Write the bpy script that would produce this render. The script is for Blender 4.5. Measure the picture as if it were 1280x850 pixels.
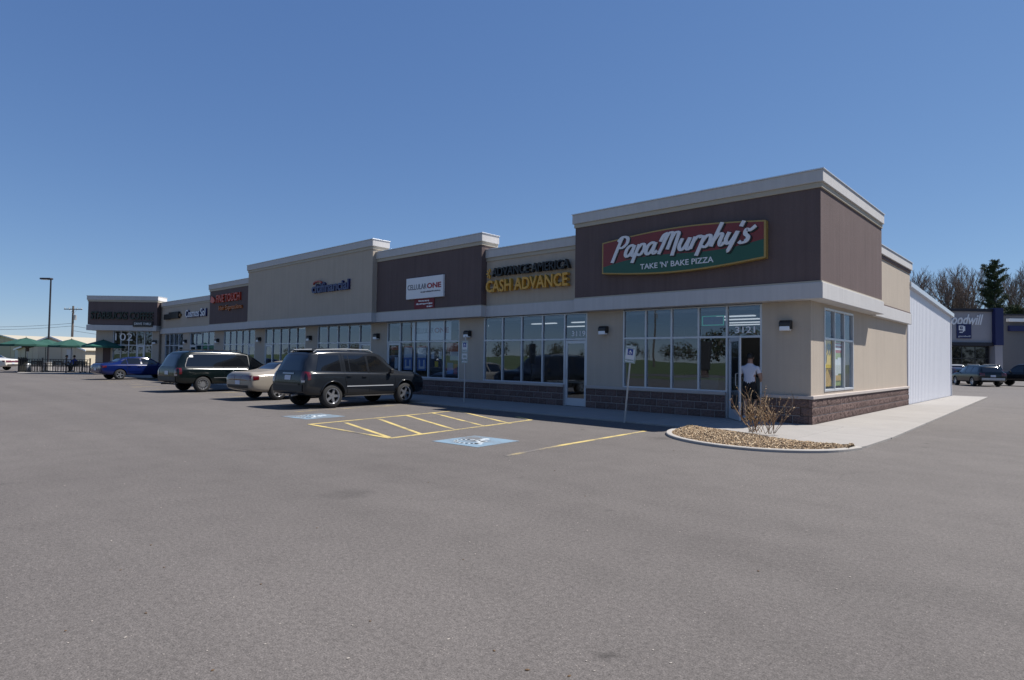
import bpy, bmesh, math, random
from mathutils import Vector, Matrix
from mathutils.bvhtree import BVHTree

for o in list(bpy.data.objects): bpy.data.objects.remove(o)
scene = bpy.context.scene
COL = scene.collection
R = math.radians

# ------------------------------------------------------------------ camera
CAM = Vector((4.989, -16.387, 1.56)); FPX = 769.7; YAW, PITCH, ROLL = R(42.949), R(1.831), R(0.805)
_f = Vector((-math.sin(YAW)*math.cos(PITCH), math.cos(YAW)*math.cos(PITCH), math.sin(PITCH)))
_r = Vector((math.cos(YAW), math.sin(YAW), 0)); _u = _r.cross(_f)
RGT = _r*math.cos(ROLL) + _u*math.sin(ROLL); UPV = -_r*math.sin(ROLL) + _u*math.cos(ROLL); FWD = _f
cam = bpy.data.cameras.new('camera'); camo = bpy.data.objects.new('camera', cam); COL.objects.link(camo)
camo.matrix_world = Matrix(((RGT.x, UPV.x, -FWD.x, CAM.x), (RGT.y, UPV.y, -FWD.y, CAM.y), (RGT.z, UPV.z, -FWD.z, CAM.z), (0, 0, 0, 1)))
cam.sensor_width = 36; cam.lens = FPX/1280*36; cam.clip_start = .05; cam.clip_end = 4000
scene.camera = camo
scene.render.resolution_x = 1024; scene.render.resolution_y = 680

# ------------------------------------------------------------------ daylight
SUN = Vector((.38, .60, 1.0)).normalized()
ELEV = math.asin(SUN.z); AZ = math.atan2(SUN.x, SUN.y)
world = bpy.data.worlds.new('World'); scene.world = world; world.use_nodes = True
wn = world.node_tree; bg = wn.nodes['Background']
sky = wn.nodes.new('ShaderNodeTexSky'); sky.sky_type = 'NISHITA'; sky.sun_disc = False
sky.sun_elevation = ELEV; sky.sun_rotation = AZ; sky.altitude = 3000; sky.air_density = 1.0; sky.dust_density = 0.12; sky.ozone_density = 6.0
# camera response applied to the sky radiance (same curve in every direction)
sp = wn.nodes.new('ShaderNodeSeparateColor'); cb = wn.nodes.new('ShaderNodeCombineColor'); wn.links.new(sky.outputs[0], sp.inputs[0])
for ch, (k_, g_) in enumerate(((1.18, .78), (1.47, .67), (2.42, .47))):
    pw = wn.nodes.new('ShaderNodeMath'); pw.operation = 'POWER'; pw.inputs[1].default_value = g_; ml = wn.nodes.new('ShaderNodeMath'); ml.operation = 'MULTIPLY'; ml.inputs[1].default_value = k_
    wn.links.new(sp.outputs[ch], pw.inputs[0]); wn.links.new(pw.outputs[0], ml.inputs[0]); wn.links.new(ml.outputs[0], cb.inputs[ch])
wn.links.new(cb.outputs[0], bg.inputs[0]); bg.inputs[1].default_value = .055
sl = bpy.data.lights.new('sun', 'SUN'); sl.energy = 3.8; sl.angle = R(.53); sl.color = (1, .955, .89)
slo = bpy.data.objects.new('sun', sl); COL.objects.link(slo); slo.rotation_euler = (-SUN).to_track_quat('-Z', 'Y').to_euler(); slo.location = SUN*60
vs = scene.view_settings; vs.view_transform = 'Standard'; vs.look = 'None'; vs.exposure = 1.0; vs.gamma = 1.0; vs.use_curve_mapping = False

# ------------------------------------------------------------------ pixel rays (photo pixels, 1280x850) -> points on known planes
def ray(px, py): return FWD + RGT*((px-640)/FPX) - UPV*((py-425)/FPX)
def on(px, py, axis, val):
    d = ray(px, py); t = (val-CAM[axis])/d[axis]; return CAM + d*t
def F(px, py, Y=0): return on(px, py, 1, Y)       # on the shop front
def G(px, py, z=0): return on(px, py, 2, z)       # on the ground
def S(px, py, X=0): return on(px, py, 0, X)       # on the side wall
def D(px, py, depth): return CAM + ray(px, py)*depth
FH = Vector((-math.sin(YAW), math.cos(YAW), 0)); RH = Vector((math.cos(YAW), math.sin(YAW), 0))

# ------------------------------------------------------------------ materials
MATS = {}
def mat(name, col, rough=.7, metal=0., var=0., vscale=3., fine=0., fscale=60., bump=0., bscale=80., spec=.5, coat=0., streak=0., objvar=0., trans=0., emit=None, estr=0.):
    if name in MATS: return MATS[name]
    m = bpy.data.materials.new(name); m.use_nodes = True; nt = m.node_tree; N = nt.nodes; L = nt.links
    b = N['Principled BSDF']; b.inputs['Roughness'].default_value = rough; b.inputs['Metallic'].default_value = metal
    b.inputs['Specular IOR Level'].default_value = spec; b.inputs['Coat Weight'].default_value = coat; b.inputs['Coat Roughness'].default_value = .04
    if emit: b.inputs['Emission Color'].default_value = (*emit, 1); b.inputs['Emission Strength'].default_value = estr
    c4 = (*col, 1); b.inputs['Base Color'].default_value = c4
    tc = N.new('ShaderNodeTexCoord'); cur = None
    def mul(src, facsock, lo, hi):
        mr = N.new('ShaderNodeMapRange'); mr.inputs[3].default_value = lo; mr.inputs[4].default_value = hi; L.new(facsock, mr.inputs[0])
        mx = N.new('ShaderNodeMix'); mx.data_type = 'RGBA'; mx.blend_type = 'MULTIPLY'; mx.inputs[0].default_value = 1
        if src is None: mx.inputs[6].default_value = c4
        else: L.new(src, mx.inputs[6])
        L.new(mr.outputs[0], mx.inputs[7]); return mx.outputs[2]
    if var:
        n = N.new('ShaderNodeTexNoise'); n.inputs['Scale'].default_value = vscale; n.inputs['Detail'].default_value = 5; L.new(tc.outputs['Object'], n.inputs[0])
        cur = mul(cur, n.outputs[0], 1-var, 1+var)
    if fine:
        n = N.new('ShaderNodeTexNoise'); n.inputs['Scale'].default_value = fscale; n.inputs['Detail'].default_value = 3; L.new(tc.outputs['Object'], n.inputs[0])
        cur = mul(cur, n.outputs[0], 1-fine, 1+fine)
    if streak:
        mp = N.new('ShaderNodeMapping'); mp.inputs['Scale'].default_value = (5, 5, .18); L.new(tc.outputs['Object'], mp.inputs[0])
        n = N.new('ShaderNodeTexNoise'); n.inputs['Scale'].default_value = 1.6; n.inputs['Detail'].default_value = 6; L.new(mp.outputs[0], n.inputs[0])
        cur = mul(cur, n.outputs[0], 1-streak, 1+streak)
    if objvar:
        oi = N.new('ShaderNodeObjectInfo'); cur = mul(cur, oi.outputs['Random'], 1-objvar, 1+objvar)
    if cur is not None: L.new(cur, b.inputs['Base Color'])
    if bump:
        n = N.new('ShaderNodeTexNoise'); n.inputs['Scale'].default_value = bscale; n.inputs['Detail'].default_value = 4; L.new(tc.outputs['Object'], n.inputs[0])
        bp = N.new('ShaderNodeBump'); bp.inputs['Strength'].default_value = bump; bp.inputs['Distance'].default_value = .01; L.new(n.outputs[0], bp.inputs['Height']); L.new(bp.outputs[0], b.inputs['Normal'])
    MATS[name] = m; return m

def glassmat(name, tint, ior):
    if name in MATS: return MATS[name]
    m = bpy.data.materials.new(name); m.use_nodes = True; N = m.node_tree.nodes; L = m.node_tree.links; N.clear()
    out = N.new('ShaderNodeOutputMaterial'); mx = N.new('ShaderNodeMixShader'); tr = N.new('ShaderNodeBsdfTransparent'); gl = N.new('ShaderNodeBsdfGlossy'); fr = N.new('ShaderNodeFresnel')
    tr.inputs[0].default_value = (*tint, 1); gl.inputs['Roughness'].default_value = .0; gl.inputs[0].default_value = (.72, .84, 1, 1); fr.inputs[0].default_value = ior
    tc = N.new('ShaderNodeTexCoord'); n = N.new('ShaderNodeTexNoise'); n.inputs['Scale'].default_value = .8; n.inputs['Detail'].default_value = 1; bp = N.new('ShaderNodeBump')
    bp.inputs['Strength'].default_value = .10; bp.inputs['Distance'].default_value = .02; L.new(tc.outputs['Object'], n.inputs[0]); L.new(n.outputs[0], bp.inputs['Height']); L.new(bp.outputs[0], gl.inputs['Normal'])
    ge = N.new('ShaderNodeNewGeometry'); iv = N.new('ShaderNodeMath'); iv.operation = 'SUBTRACT'; iv.inputs[0].default_value = 1; L.new(ge.outputs['Backfacing'], iv.inputs[1]); ml = N.new('ShaderNodeMath'); ml.operation = 'MULTIPLY'; L.new(fr.outputs[0], ml.inputs[0]); L.new(iv.outputs[0], ml.inputs[1])
    L.new(ml.outputs[0], mx.inputs[0]); L.new(tr.outputs[0], mx.inputs[1]); L.new(gl.outputs[0], mx.inputs[2]); L.new(mx.outputs[0], out.inputs[0])
    MATS[name] = m; return m

M = dict(
 brown=mat('stucco_brown', (.128, .096, .094), .9, var=.10, vscale=1.2, fine=.10, fscale=45, bump=.6, bscale=55, streak=.17, spec=.2),
 beige=mat('stucco_beige', (.43, .37, .305), .9, var=.07, vscale=1.1, fine=.06, fscale=45, bump=.5, bscale=55, streak=.09, spec=.2),
 band=mat('stucco_pale', (.50, .49, .485), .85, var=.06, vscale=1.4, fine=.04, bump=.3, streak=.10, spec=.25),
 coping=mat('coping_metal', (.62, .63, .65), .35, metal=.5, var=.05, vscale=2),
 mould=mat('moulding_tan', (.42, .38, .31), .85, var=.06),
 alu=mat('aluminium_frame', (.52, .54, .57), .42, metal=.35, var=.05, vscale=4),
 block=mat('split_block', (.135, .092, .082), .95, var=.28, vscale=7, fine=.6, fscale=30, bump=1., bscale=30, objvar=.16, spec=.2),
 mortar=mat('mortar', (.31, .28, .265), .95, var=.15, fine=.1),
 cap=mat('concrete_cap', (.42, .37, .34), .9, var=.10, fine=.08),
 concrete=mat('walk_concrete', (.28, .265, .25), .9, var=.10, vscale=1.7, fine=.09, fscale=70, bump=.35, bscale=110, objvar=.05, spec=.3),
 kerb=mat('kerb_concrete', (.34, .32, .295), .9, var=.12, vscale=5, fine=.08, bump=.4),
 joint=mat('joint_grey', (.19, .18, .165), .95, var=.15),
 glass=glassmat('shop_glass', (.80, .83, .86), 2.15), clear=glassmat('clear_glass', (.90, .92, .93), 1.42),
 white=mat('white_siding', (.62, .625, .665), .5, var=.02, vscale=2, streak=.015, spec=.4),
 whitep=mat('white_plastic', (.80, .80, .80), .4),
 black=mat('black_metal', (.018, .018, .02), .4, spec=.5),
 dark=mat('dark_void', (.01, .01, .011), .9, spec=.1),
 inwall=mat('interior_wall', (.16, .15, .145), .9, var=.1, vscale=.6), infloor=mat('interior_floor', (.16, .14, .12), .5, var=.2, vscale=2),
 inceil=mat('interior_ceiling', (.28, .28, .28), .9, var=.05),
 roof=mat('roof_grey', (.3, .3, .3), .8, var=.1),
 tube=mat('fluorescent', (.9, .9, .9), .5, emit=(.93, .97, 1), estr=.35),
 galv=mat('galvanised', (.42, .43, .44), .45, metal=.6, var=.12, vscale=9),
)

# ------------------------------------------------------------------ mesh helpers
class MB:
    def __init__(s): s.v = []; s.f = []; s.mi = []; s.cur = 0
    def add(s, vs, fs):
        n = len(s.v); s.v += [tuple(v) for v in vs]; s.f += [tuple(i+n for i in f) for f in fs]; s.mi += [s.cur]*len(fs); return s
    def box(s, x0, x1, y0, y1, z0, z1):
        if x0 > x1: x0, x1 = x1, x0
        if y0 > y1: y0, y1 = y1, y0
        if z0 > z1: z0, z1 = z1, z0
        return s.add([(x0,y0,z0),(x1,y0,z0),(x1,y1,z0),(x0,y1,z0),(x0,y0,z1),(x1,y0,z1),(x1,y1,z1),(x0,y1,z1)],
              [(0,3,2,1),(4,5,6,7),(0,1,5,4),(1,2,6,5),(2,3,7,6),(3,0,4,7)])
    def prism(s, poly, z0, z1):          # poly in xy, counter-clockwise
        a = sum(poly[i][0]*poly[(i+1)%len(poly)][1]-poly[(i+1)%len(poly)][0]*poly[i][1] for i in range(len(poly)))
        if a < 0: poly = poly[::-1]
        n = len(poly)
        return s.add([(p[0],p[1],z0) for p in poly]+[(p[0],p[1],z1) for p in poly],
              [tuple(range(n-1,-1,-1)), tuple(range(n,2*n))]+[(i,(i+1)%n,n+(i+1)%n,n+i) for i in range(n)])
    def prism_xz(s, poly, y0, y1):       # poly in xz
        m = MB().prism(poly, y0, y1); return s.add([(x, y, z) for x, z, y in m.v], [f[::-1] for f in m.f])
    def prism_yz(s, poly, x0, x1):
        m = MB().prism(poly, x0, x1); return s.add([(x, y, z) for y, z, x in m.v], m.f)
    def tube(s, path, r, n=8, caps=True):
        path = [Vector(p) for p in path]; rs = r if isinstance(r, (list, tuple)) else [r]*len(path); rings = []
        prev = None
        for i, p in enumerate(path):
            t = (path[min(i+1, len(path)-1)]-path[max(i-1, 0)]).normalized()
            a = prev if prev is not None else (Vector((0,0,1)) if abs(t.z) < .9 else Vector((1,0,0)))
            x = (a-t*a.dot(t)).normalized(); y = t.cross(x); prev = x
            rings.append([p+(x*math.cos(2*math.pi*k/n)+y*math.sin(2*math.pi*k/n))*rs[i] for k in range(n)])
        vs = [v for ring in rings for v in ring]; fs = []
        for i in range(len(path)-1):
            for k in range(n): fs.append((i*n+k, i*n+(k+1)%n, (i+1)*n+(k+1)%n, (i+1)*n+k))
        if caps: fs += [tuple(range(n-1,-1,-1)), tuple(range((len(path)-1)*n, len(path)*n))]
        return s.add(vs, fs)
    def lathe(s, prof, n=24, axis='z', c=(0,0,0)):   # prof list of (r, h)
        vs = []
        for r, h in prof:
            for k in range(n):
                a = 2*math.pi*k/n; x, y = r*math.cos(a), r*math.sin(a)
                p = (x, y, h) if axis == 'z' else ((x, h, y) if axis == 'y' else (h, x, y))
                vs.append((p[0]+c[0], p[1]+c[1], p[2]+c[2]))
        fs = []
        for i in range(len(prof)-1):
            for k in range(n):
                q = (i*n+k, i*n+(k+1)%n, (i+1)*n+(k+1)%n, (i+1)*n+k); fs.append(q if axis != 'y' else q[::-1])
        return s.add(vs, fs)
    def xform(s, mtx): s.v = [tuple(mtx @ Vector(v)) for v in s.v]; return s
    def mesh(s, name, m, smooth=False):
        me = bpy.data.meshes.new(name); me.from_pydata(s.v, [], s.f)
        for mm in (m if isinstance(m, (list, tuple)) else [m]): me.materials.append(mm)
        if any(s.mi): me.polygons.foreach_set('material_index', s.mi)
        if smooth: me.polygons.foreach_set('use_smooth', [True]*len(me.polygons))
        me.update(); return me
    def build(s, name, m, parent=None, smooth=False, bevel=0, loc=None, rz=0):
        o = bpy.data.objects.new(name, s.mesh(name, m, smooth)); COL.objects.link(o)
        if parent: o.parent = parent
        if loc is not None: o.location = loc
        if rz: o.rotation_euler = (0, 0, rz)
        if bevel:
            b = o.modifiers.new('bevel', 'BEVEL'); b.width = bevel; b.segments = 2; b.limit_method = 'ANGLE'
        return o
def inst(name, me, parent=None, loc=(0,0,0), rot=(0,0,0), sc=None):
    o = bpy.data.objects.new(name, me); COL.objects.link(o); o.parent = parent; o.location = loc; o.rotation_euler = rot
    if sc: o.scale = sc
    return o
def tag(o, label=None, cat=None, group=None, kind=None):
    if label: o['label'] = label
    if cat: o['category'] = cat
    if group: o['group'] = group
    if kind: o['kind'] = kind
    return o
def empty(name, loc=(0,0,0), rz=0, label=None, cat=None, group=None):
    o = bpy.data.objects.new(name, None); COL.objects.link(o); o.location = loc; o.rotation_euler = (0,0,rz); o.empty_display_size = .2
    return tag(o, label, cat, group)
def kids(o): return [c for c in COL.objects if c.parent == o]
def copy_tree(o, parent=None):
    c = o.copy(); COL.objects.link(c)
    if parent: c.parent = parent
    for ch in kids(o): copy_tree(ch, c)
    return c
def shear_text(body, size, extrude=.02, shear=0., offset=0., align='LEFT', space=1.):
    cu = bpy.data.curves.new('t', 'FONT'); cu.body = body; cu.size = size; cu.extrude = extrude; cu.shear = shear; cu.offset = offset
    cu.align_x = align; cu.space_character = space; cu.resolution_u = 3
    o = bpy.data.objects.new('t', cu); me = bpy.data.meshes.new_from_object(o); bpy.data.objects.remove(o); bpy.data.curves.remove(cu); return me
def text_fit(name, body, x0, x1, z0, z1, y, m, parent=None, depth=.03, per_letter=False, shear=0, offset=0., mtx=None, name_each='letter'):
    """text standing in the xz plane facing -Y, squeezed into the given rectangle"""
    def conv(me, sx, sz, ox, oz):
        for v in me.vertices:
            X, Z, Y = v.co.x, v.co.y, v.co.z
            v.co = (x0+(X-ox)*sx, y-Y, z0+(Z-oz)*sz)
            if mtx: v.co = mtx @ v.co
        me.materials.clear(); me.materials.append(m); me.update()
    full = shear_text(body, 1., depth, shear, offset)
    xs = [v.co.x for v in full.vertices]; zs = [v.co.y for v in full.vertices]
    ox, oz = min(xs), min(zs); sx = (x1-x0)/(max(xs)-ox); sz = (z1-z0)/(max(zs)-oz)
    if not per_letter:
        conv(full, sx, sz, ox, oz); o = bpy.data.objects.new(name, full); COL.objects.link(o); o.parent = parent; return o
    out = []
    for i, ch in enumerate(body):
        if ch == ' ': continue
        pre = shear_text(body[:i+1], 1., depth, shear, offset); rx = max(v.co.x for v in pre.vertices); bpy.data.meshes.remove(pre)
        me = shear_text(ch, 1., depth, shear, offset); mx = max(v.co.x for v in me.vertices)
        for v in me.vertices: v.co.x += rx-mx
        conv(me, sx, sz, ox, oz); o = bpy.data.objects.new(name_each, me); COL.objects.link(o); o.parent = parent; out.append(o)
    bpy.data.meshes.remove(full); return out
def smoothpath(pts, n=8):
    P = [Vector(p) for p in pts]; out = []
    for i in range(len(P)-1):
        a, b, c, d = P[max(i-1,0)], P[i], P[i+1], P[min(i+2,len(P)-1)]
        for k in range(n):
            t = k/n; out.append(.5*((2*b)+(c-a)*t+(2*a-5*b+4*c-d)*t*t+(3*b-a-3*c+d)*t**3))
    out.append(P[-1]); return out
# ================================================================== ground
def asphalt():
    m = bpy.data.materials.new('asphalt'); m.use_nodes = True; nt = m.node_tree; N = nt.nodes; L = nt.links; b = N['Principled BSDF']
    tc = N.new('ShaderNodeTexCoord')
    def noise(scale, det=5, rough=.55, mp=None):
        n = N.new('ShaderNodeTexNoise'); n.inputs['Scale'].default_value = scale; n.inputs['Detail'].default_value = det; n.inputs['Roughness'].default_value = rough
        if mp:
            q = N.new('ShaderNodeMapping'); q.inputs['Scale'].default_value = mp[:3]; q.inputs['Rotation'].default_value = (0, 0, mp[3]); L.new(tc.outputs['Object'], q.inputs[0]); L.new(q.outputs[0], n.inputs[0])
        else: L.new(tc.outputs['Object'], n.inputs[0])
        return n.outputs[0]
    def ramp(s, pts):
        r = N.new('ShaderNodeValToRGB'); e = r.color_ramp.elements
        while len(e) < len(pts): e.new(.5)
        for k, (p, c) in enumerate(pts): e[k].position = p; e[k].color = (*c, 1) if isinstance(c, tuple) else (c, c, c, 1)
        L.new(s, r.inputs[0]); return r.outputs[0]
    def mix(a, c, bt='MULTIPLY', fac=1.):
        x = N.new('ShaderNodeMix'); x.data_type = 'RGBA'; x.blend_type = bt
        if isinstance(fac, float): x.inputs[0].default_value = fac
        else: L.new(fac, x.inputs[0])
        for s, v in ((6, a), (7, c)):
            if isinstance(v, tuple): x.inputs[s].default_value = (*v, 1)
            else: L.new(v, x.inputs[s])
        return x.outputs[2]
    base = ramp(noise(.14, 6), [(.30, (.101, .091, .086)), (.52, (.114, .103, .097)), (.72, (.124, .112, .105))])
    base = mix(base, ramp(noise(1., 6, .6, (.05, .9, 1, R(-20))), [(.3, .93), (.5, 1.0), (.7, 1.05)]))
    base = mix(base, ramp(noise(2.3, 5, .6), [(.28, .91), (.5, 1.0), (.75, 1.06)]))
    base = mix(base, ramp(noise(28, 4, .7), [(.25, .66), (.5, 1.0), (.75, 1.32)]))
    base = mix(base, ramp(noise(95, 3, .7), [(.25, .45), (.5, 1.0), (.75, 1.6)]))
    # dark drips and patches
    base = mix(base, ramp(noise(.55, 4, .5), [(.24, .62), (.31, 1.0)]))
    # pale aggregate chips showing at the surface
    v = N.new('ShaderNodeTexVoronoi'); v.inputs['Scale'].default_value = 42; L.new(tc.outputs['Object'], v.inputs[0])
    chip = ramp(v.outputs['Distance'], [(.10, 1.), (.17, 0.)])
    sel = N.new('ShaderNodeSeparateColor'); L.new(v.outputs['Color'], sel.inputs[0])
    pick = ramp(sel.outputs[0], [(.86, 0.), (.88, 1.)])
    base = mix(base, (.30, .27, .24), 'MIX', mix(chip, pick))
    # oil drips and spills, irregular, here and there
    sn = N.new('ShaderNodeTexNoise'); sn.inputs['Scale'].default_value = 3.2; sn.inputs['Detail'].default_value = 5; L.new(tc.outputs['Object'], sn.inputs[0])
    sa = N.new('ShaderNodeVectorMath'); sa.operation = 'MULTIPLY_ADD'; L.new(sn.outputs['Color'], sa.inputs[0]); sa.inputs[1].default_value = (.55, .55, 0); L.new(tc.outputs['Object'], sa.inputs[2])
    for sc_, thr, lo_, r0, r1 in ((.42, .72, .66, .03, .16), (1.5, .86, .55, .02, .13)):
        sv = N.new('ShaderNodeTexVoronoi'); sv.inputs['Scale'].default_value = sc_; L.new(sa.outputs[0], sv.inputs[0]); ss = N.new('ShaderNodeSeparateColor'); L.new(sv.outputs['Color'], ss.inputs[0])
        spot = ramp(sv.outputs['Distance'], [(r0, lo_), (r1, 1.)]); base = mix(base, mix((1., 1., 1.), spot, 'MIX', ramp(ss.outputs[1], [(thr, 0.), (thr+.03, 1.)])))
    # faint darker wheel tracks along the driving lane
    sx = N.new('ShaderNodeSeparateXYZ'); L.new(tc.outputs['Object'], sx.inputs[0])
    def band(sock, pos, w_, lo_):
        d_ = N.new('ShaderNodeMath'); d_.operation = 'SUBTRACT'; d_.inputs[1].default_value = pos; L.new(sock, d_.inputs[0]); a_ = N.new('ShaderNodeMath'); a_.operation = 'ABSOLUTE'; L.new(d_.outputs[0], a_.inputs[0])
        q_ = N.new('ShaderNodeMath'); q_.operation = 'DIVIDE'; q_.inputs[1].default_value = w_; L.new(a_.outputs[0], q_.inputs[0]); return ramp(q_.outputs[0], [(.25, lo_), (1., 1.)])
    wob = N.new('ShaderNodeMath'); wob.operation = 'MULTIPLY_ADD'; wob.inputs[1].default_value = .10; L.new(sn.outputs[0], wob.inputs[0]); L.new(sx.outputs[1], wob.inputs[2])
    for yy_, w_, lo_ in ((-11.2, .55, .95), (-12.7, .5, .96)): base = mix(base, band(wob.outputs[0], yy_, w_, lo_))
    # thin hairline cracks, only in places
    w = N.new('ShaderNodeTexVoronoi'); w.feature = 'DISTANCE_TO_EDGE'; w.inputs['Scale'].default_value = .16
    dn = N.new('ShaderNodeMix'); dn.data_type = 'RGBA'; dn.inputs[0].default_value = .035; L.new(tc.outputs['Object'], dn.inputs[6])
    nn = N.new('ShaderNodeTexNoise'); nn.inputs['Scale'].default_value = 1.3; nn.inputs['Detail'].default_value = 6; L.new(tc.outputs['Object'], nn.inputs[0])
    ad = N.new('ShaderNodeVectorMath'); ad.operation = 'MULTIPLY_ADD'; L.new(nn.outputs['Color'], ad.inputs[0]); ad.inputs[1].default_value = (1.6, 1.6, 0); L.new(tc.outputs['Object'], ad.inputs[2]); L.new(ad.outputs[0], w.inputs[0])
    crack = ramp(w.outputs['Distance'], [(.0, .55), (.0022, 1.)])
    where = ramp(noise(.09, 3), [(.60, 0.), (.66, .7)])
    base = mix(base, mix((1., 1., 1.), crack, 'MIX', where))
    L.new(base, b.inputs['Base Color']); b.inputs['Roughness'].default_value = .88; b.inputs['Specular IOR Level'].default_value = .28
    bp = N.new('ShaderNodeBump'); bp.inputs['Strength'].default_value = .55; bp.inputs['Distance'].default_value = .006
    L.new(noise(120, 3, .7), bp.inputs['Height']); L.new(bp.outputs[0], b.inputs['Normal'])
    return m
ASPH = asphalt()
GRASS = mat('dry_grass', (.085, .10, .035), .95, var=.35, vscale=.12, fine=.3, fscale=9)
gm = MB(); n = 24
gm.add([(-1500+3000*i/n, -1500+3000*j/n, -.06) for j in range(n+1) for i in range(n+1)], [(j*(n+1)+i, j*(n+1)+i+1, (j+1)*(n+1)+i+1, (j+1)*(n+1)+i) for j in range(n) for i in range(n)])
tag(gm.build('ground', GRASS), kind='structure')
lot = MB().prism([(-100, -34), (70, -34), (70, 96), (-30, 96), (-100, 30)], -.05, 0).build('parking_lot', ASPH); tag(lot, kind='structure')
road = MB().prism([(-400, -56), (400, -56), (400, -45), (-400, -45)], -.055, -.02).build('road', ASPH); tag(road, kind='structure')

# painted markings, worn
def paintmat(name, col, wear, col2=None):
    m = bpy.data.materials.new(name); m.use_nodes = True; N = m.node_tree.nodes; L = m.node_tree.links; b = N['Principled BSDF']; b.inputs['Roughness'].default_value = .8
    tc = N.new('ShaderNodeTexCoord'); n1 = N.new('ShaderNodeTexNoise'); n1.inputs['Scale'].default_value = 22; n1.inputs['Detail'].default_value = 8; n1.inputs['Roughness'].default_value = .75
    n2 = N.new('ShaderNodeTexNoise'); n2.inputs['Scale'].default_value = 1.4; n2.inputs['Detail'].default_value = 3
    L.new(tc.outputs['Object'], n1.inputs[0]); L.new(tc.outputs['Object'], n2.inputs[0])
    ad = N.new('ShaderNodeMath'); ad.operation = 'ADD'; L.new(n1.outputs[0], ad.inputs[0]); L.new(n2.outputs[0], ad.inputs[1])
    r = N.new('ShaderNodeValToRGB'); r.color_ramp.elements[0].position = (wear-.08)/2+.25; r.color_ramp.elements[1].position = (wear+.22)/2+.25
    r.color_ramp.elements[0].color = (.115, .105, .10, 1); r.color_ramp.elements[1].color = (*col, 1)
    mr = N.new('ShaderNodeMath'); mr.operation = 'MULTIPLY'; mr.inputs[1].default_value = .5; L.new(ad.outputs[0], mr.inputs[0])
    L.new(mr.outputs[0], r.inputs[0])
    L.new(r.outputs[0], b.inputs['Base Color']); return m
YEL = paintmat('yellow_paint', (.52, .40, .14), .36); YELF = paintmat('yellow_paint_faded', (.40, .31, .13), .50)
BLU = paintmat('blue_paint', (.155, .235, .31), .36); WHP = paintmat('white_paint', (.50, .55, .58), .24)
def line(p, q, w=.10, m=YEL, z=.004):
    p, q = Vector((p[0], p[1], 0)), Vector((q[0], q[1], 0)); t = (q-p).normalized(); s = Vector((-t.y, t.x, 0))*w/2
    MB().prism([(p+s)[:2], (p-s)[:2], (q-s)[:2], (q+s)[:2]], .001, z).build('painted_line', m, lot)
P = lambda x, y: G(x, y, 0)
ua = Vector((-.085, 1, 0)).normalized()                     # direction of the bay lines
def bayline(px, py, y1, m=YEL, w=.10):
    p = P(px, py); line(p, p+ua*((y1-p.y)/ua.y), w, m)
L1a, L1b = P(386, 530.5), P(569, 513.5); L2a, L2b = P(487, 548), P(664, 525)
line(L1a, L1b, z=.005); line(L2a, L2b, z=.006)
for (a, b_) in (((432, 528.5), (487, 547)), ((473, 523.5), (527, 543)), ((509, 519.5), (570, 537.5)), ((541, 516.3), (607, 533)), ((572, 513.6), (638, 529.5))): line(P(*a), P(*b_))
line(P(646, 521), P(664, 525)); line(L1a, L2a, z=.007)
line(P(632, 570), P(700, 557), .10, YELF, .004); line(P(700, 557), P(806, 539), .10, YEL, .005)
bayline(352, 516, -3.4, YELF)
for x in (-14.9, -18.9, -21.7, -25.6, -28.5, -31.4, -34.3, -37.2, -41.6): line((x+.22, -7.2), (x-.13, -3.3), .1, YELF)
def accessible(cx, cy, ang, w=1.15, sc=1.):
    T = Matrix.Translation((cx, cy, 0)) @ Matrix.Rotation(ang, 4, 'Z')
    b_ = MB().box(-w/2, w/2, -w/2*1.05, w/2*1.05, .001, .005).xform(T).build('symbol_panel', BLU, lot)
    m = MB(); z = .0085
    def stroke(pts, wd):
        pts = [Vector((x, y, 0)) for x, y in pts]
        for a, c in zip(pts, pts[1:]):
            t = (c-a).normalized(); s = Vector((-t.y, t.x, 0))*wd/2
            m.prism([((a+s-t*wd*.4)[:2]), ((a-s-t*wd*.4)[:2]), ((c-s+t*wd*.4)[:2]), ((c+s+t*wd*.4)[:2])], .005, z)
    stroke([(.30*math.cos(R(a))-.02, .26*math.sin(R(a))-.14) for a in range(115, 375, 20)], .07)
    stroke([(-.03, .22), (-.01, -.03), (.19, -.03), (.27, -.30), (.35, -.28)], .085); stroke([(-.02, .10), (.17, .10)], .06)
    m.prism([(.075*math.cos(R(a))-.04, .33+.075*math.sin(R(a))) for a in range(0, 360, 30)], .005, z)
    m.xform(T).build('wheelchair_symbol', WHP, b_)
c1 = (P(549, 553)+P(639, 550))/2; accessible(c1.x, c1.y, R(4))
c2 = (P(357, 521)+P(426, 520))/2; accessible(c2.x, c2.y, R(4))

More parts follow.
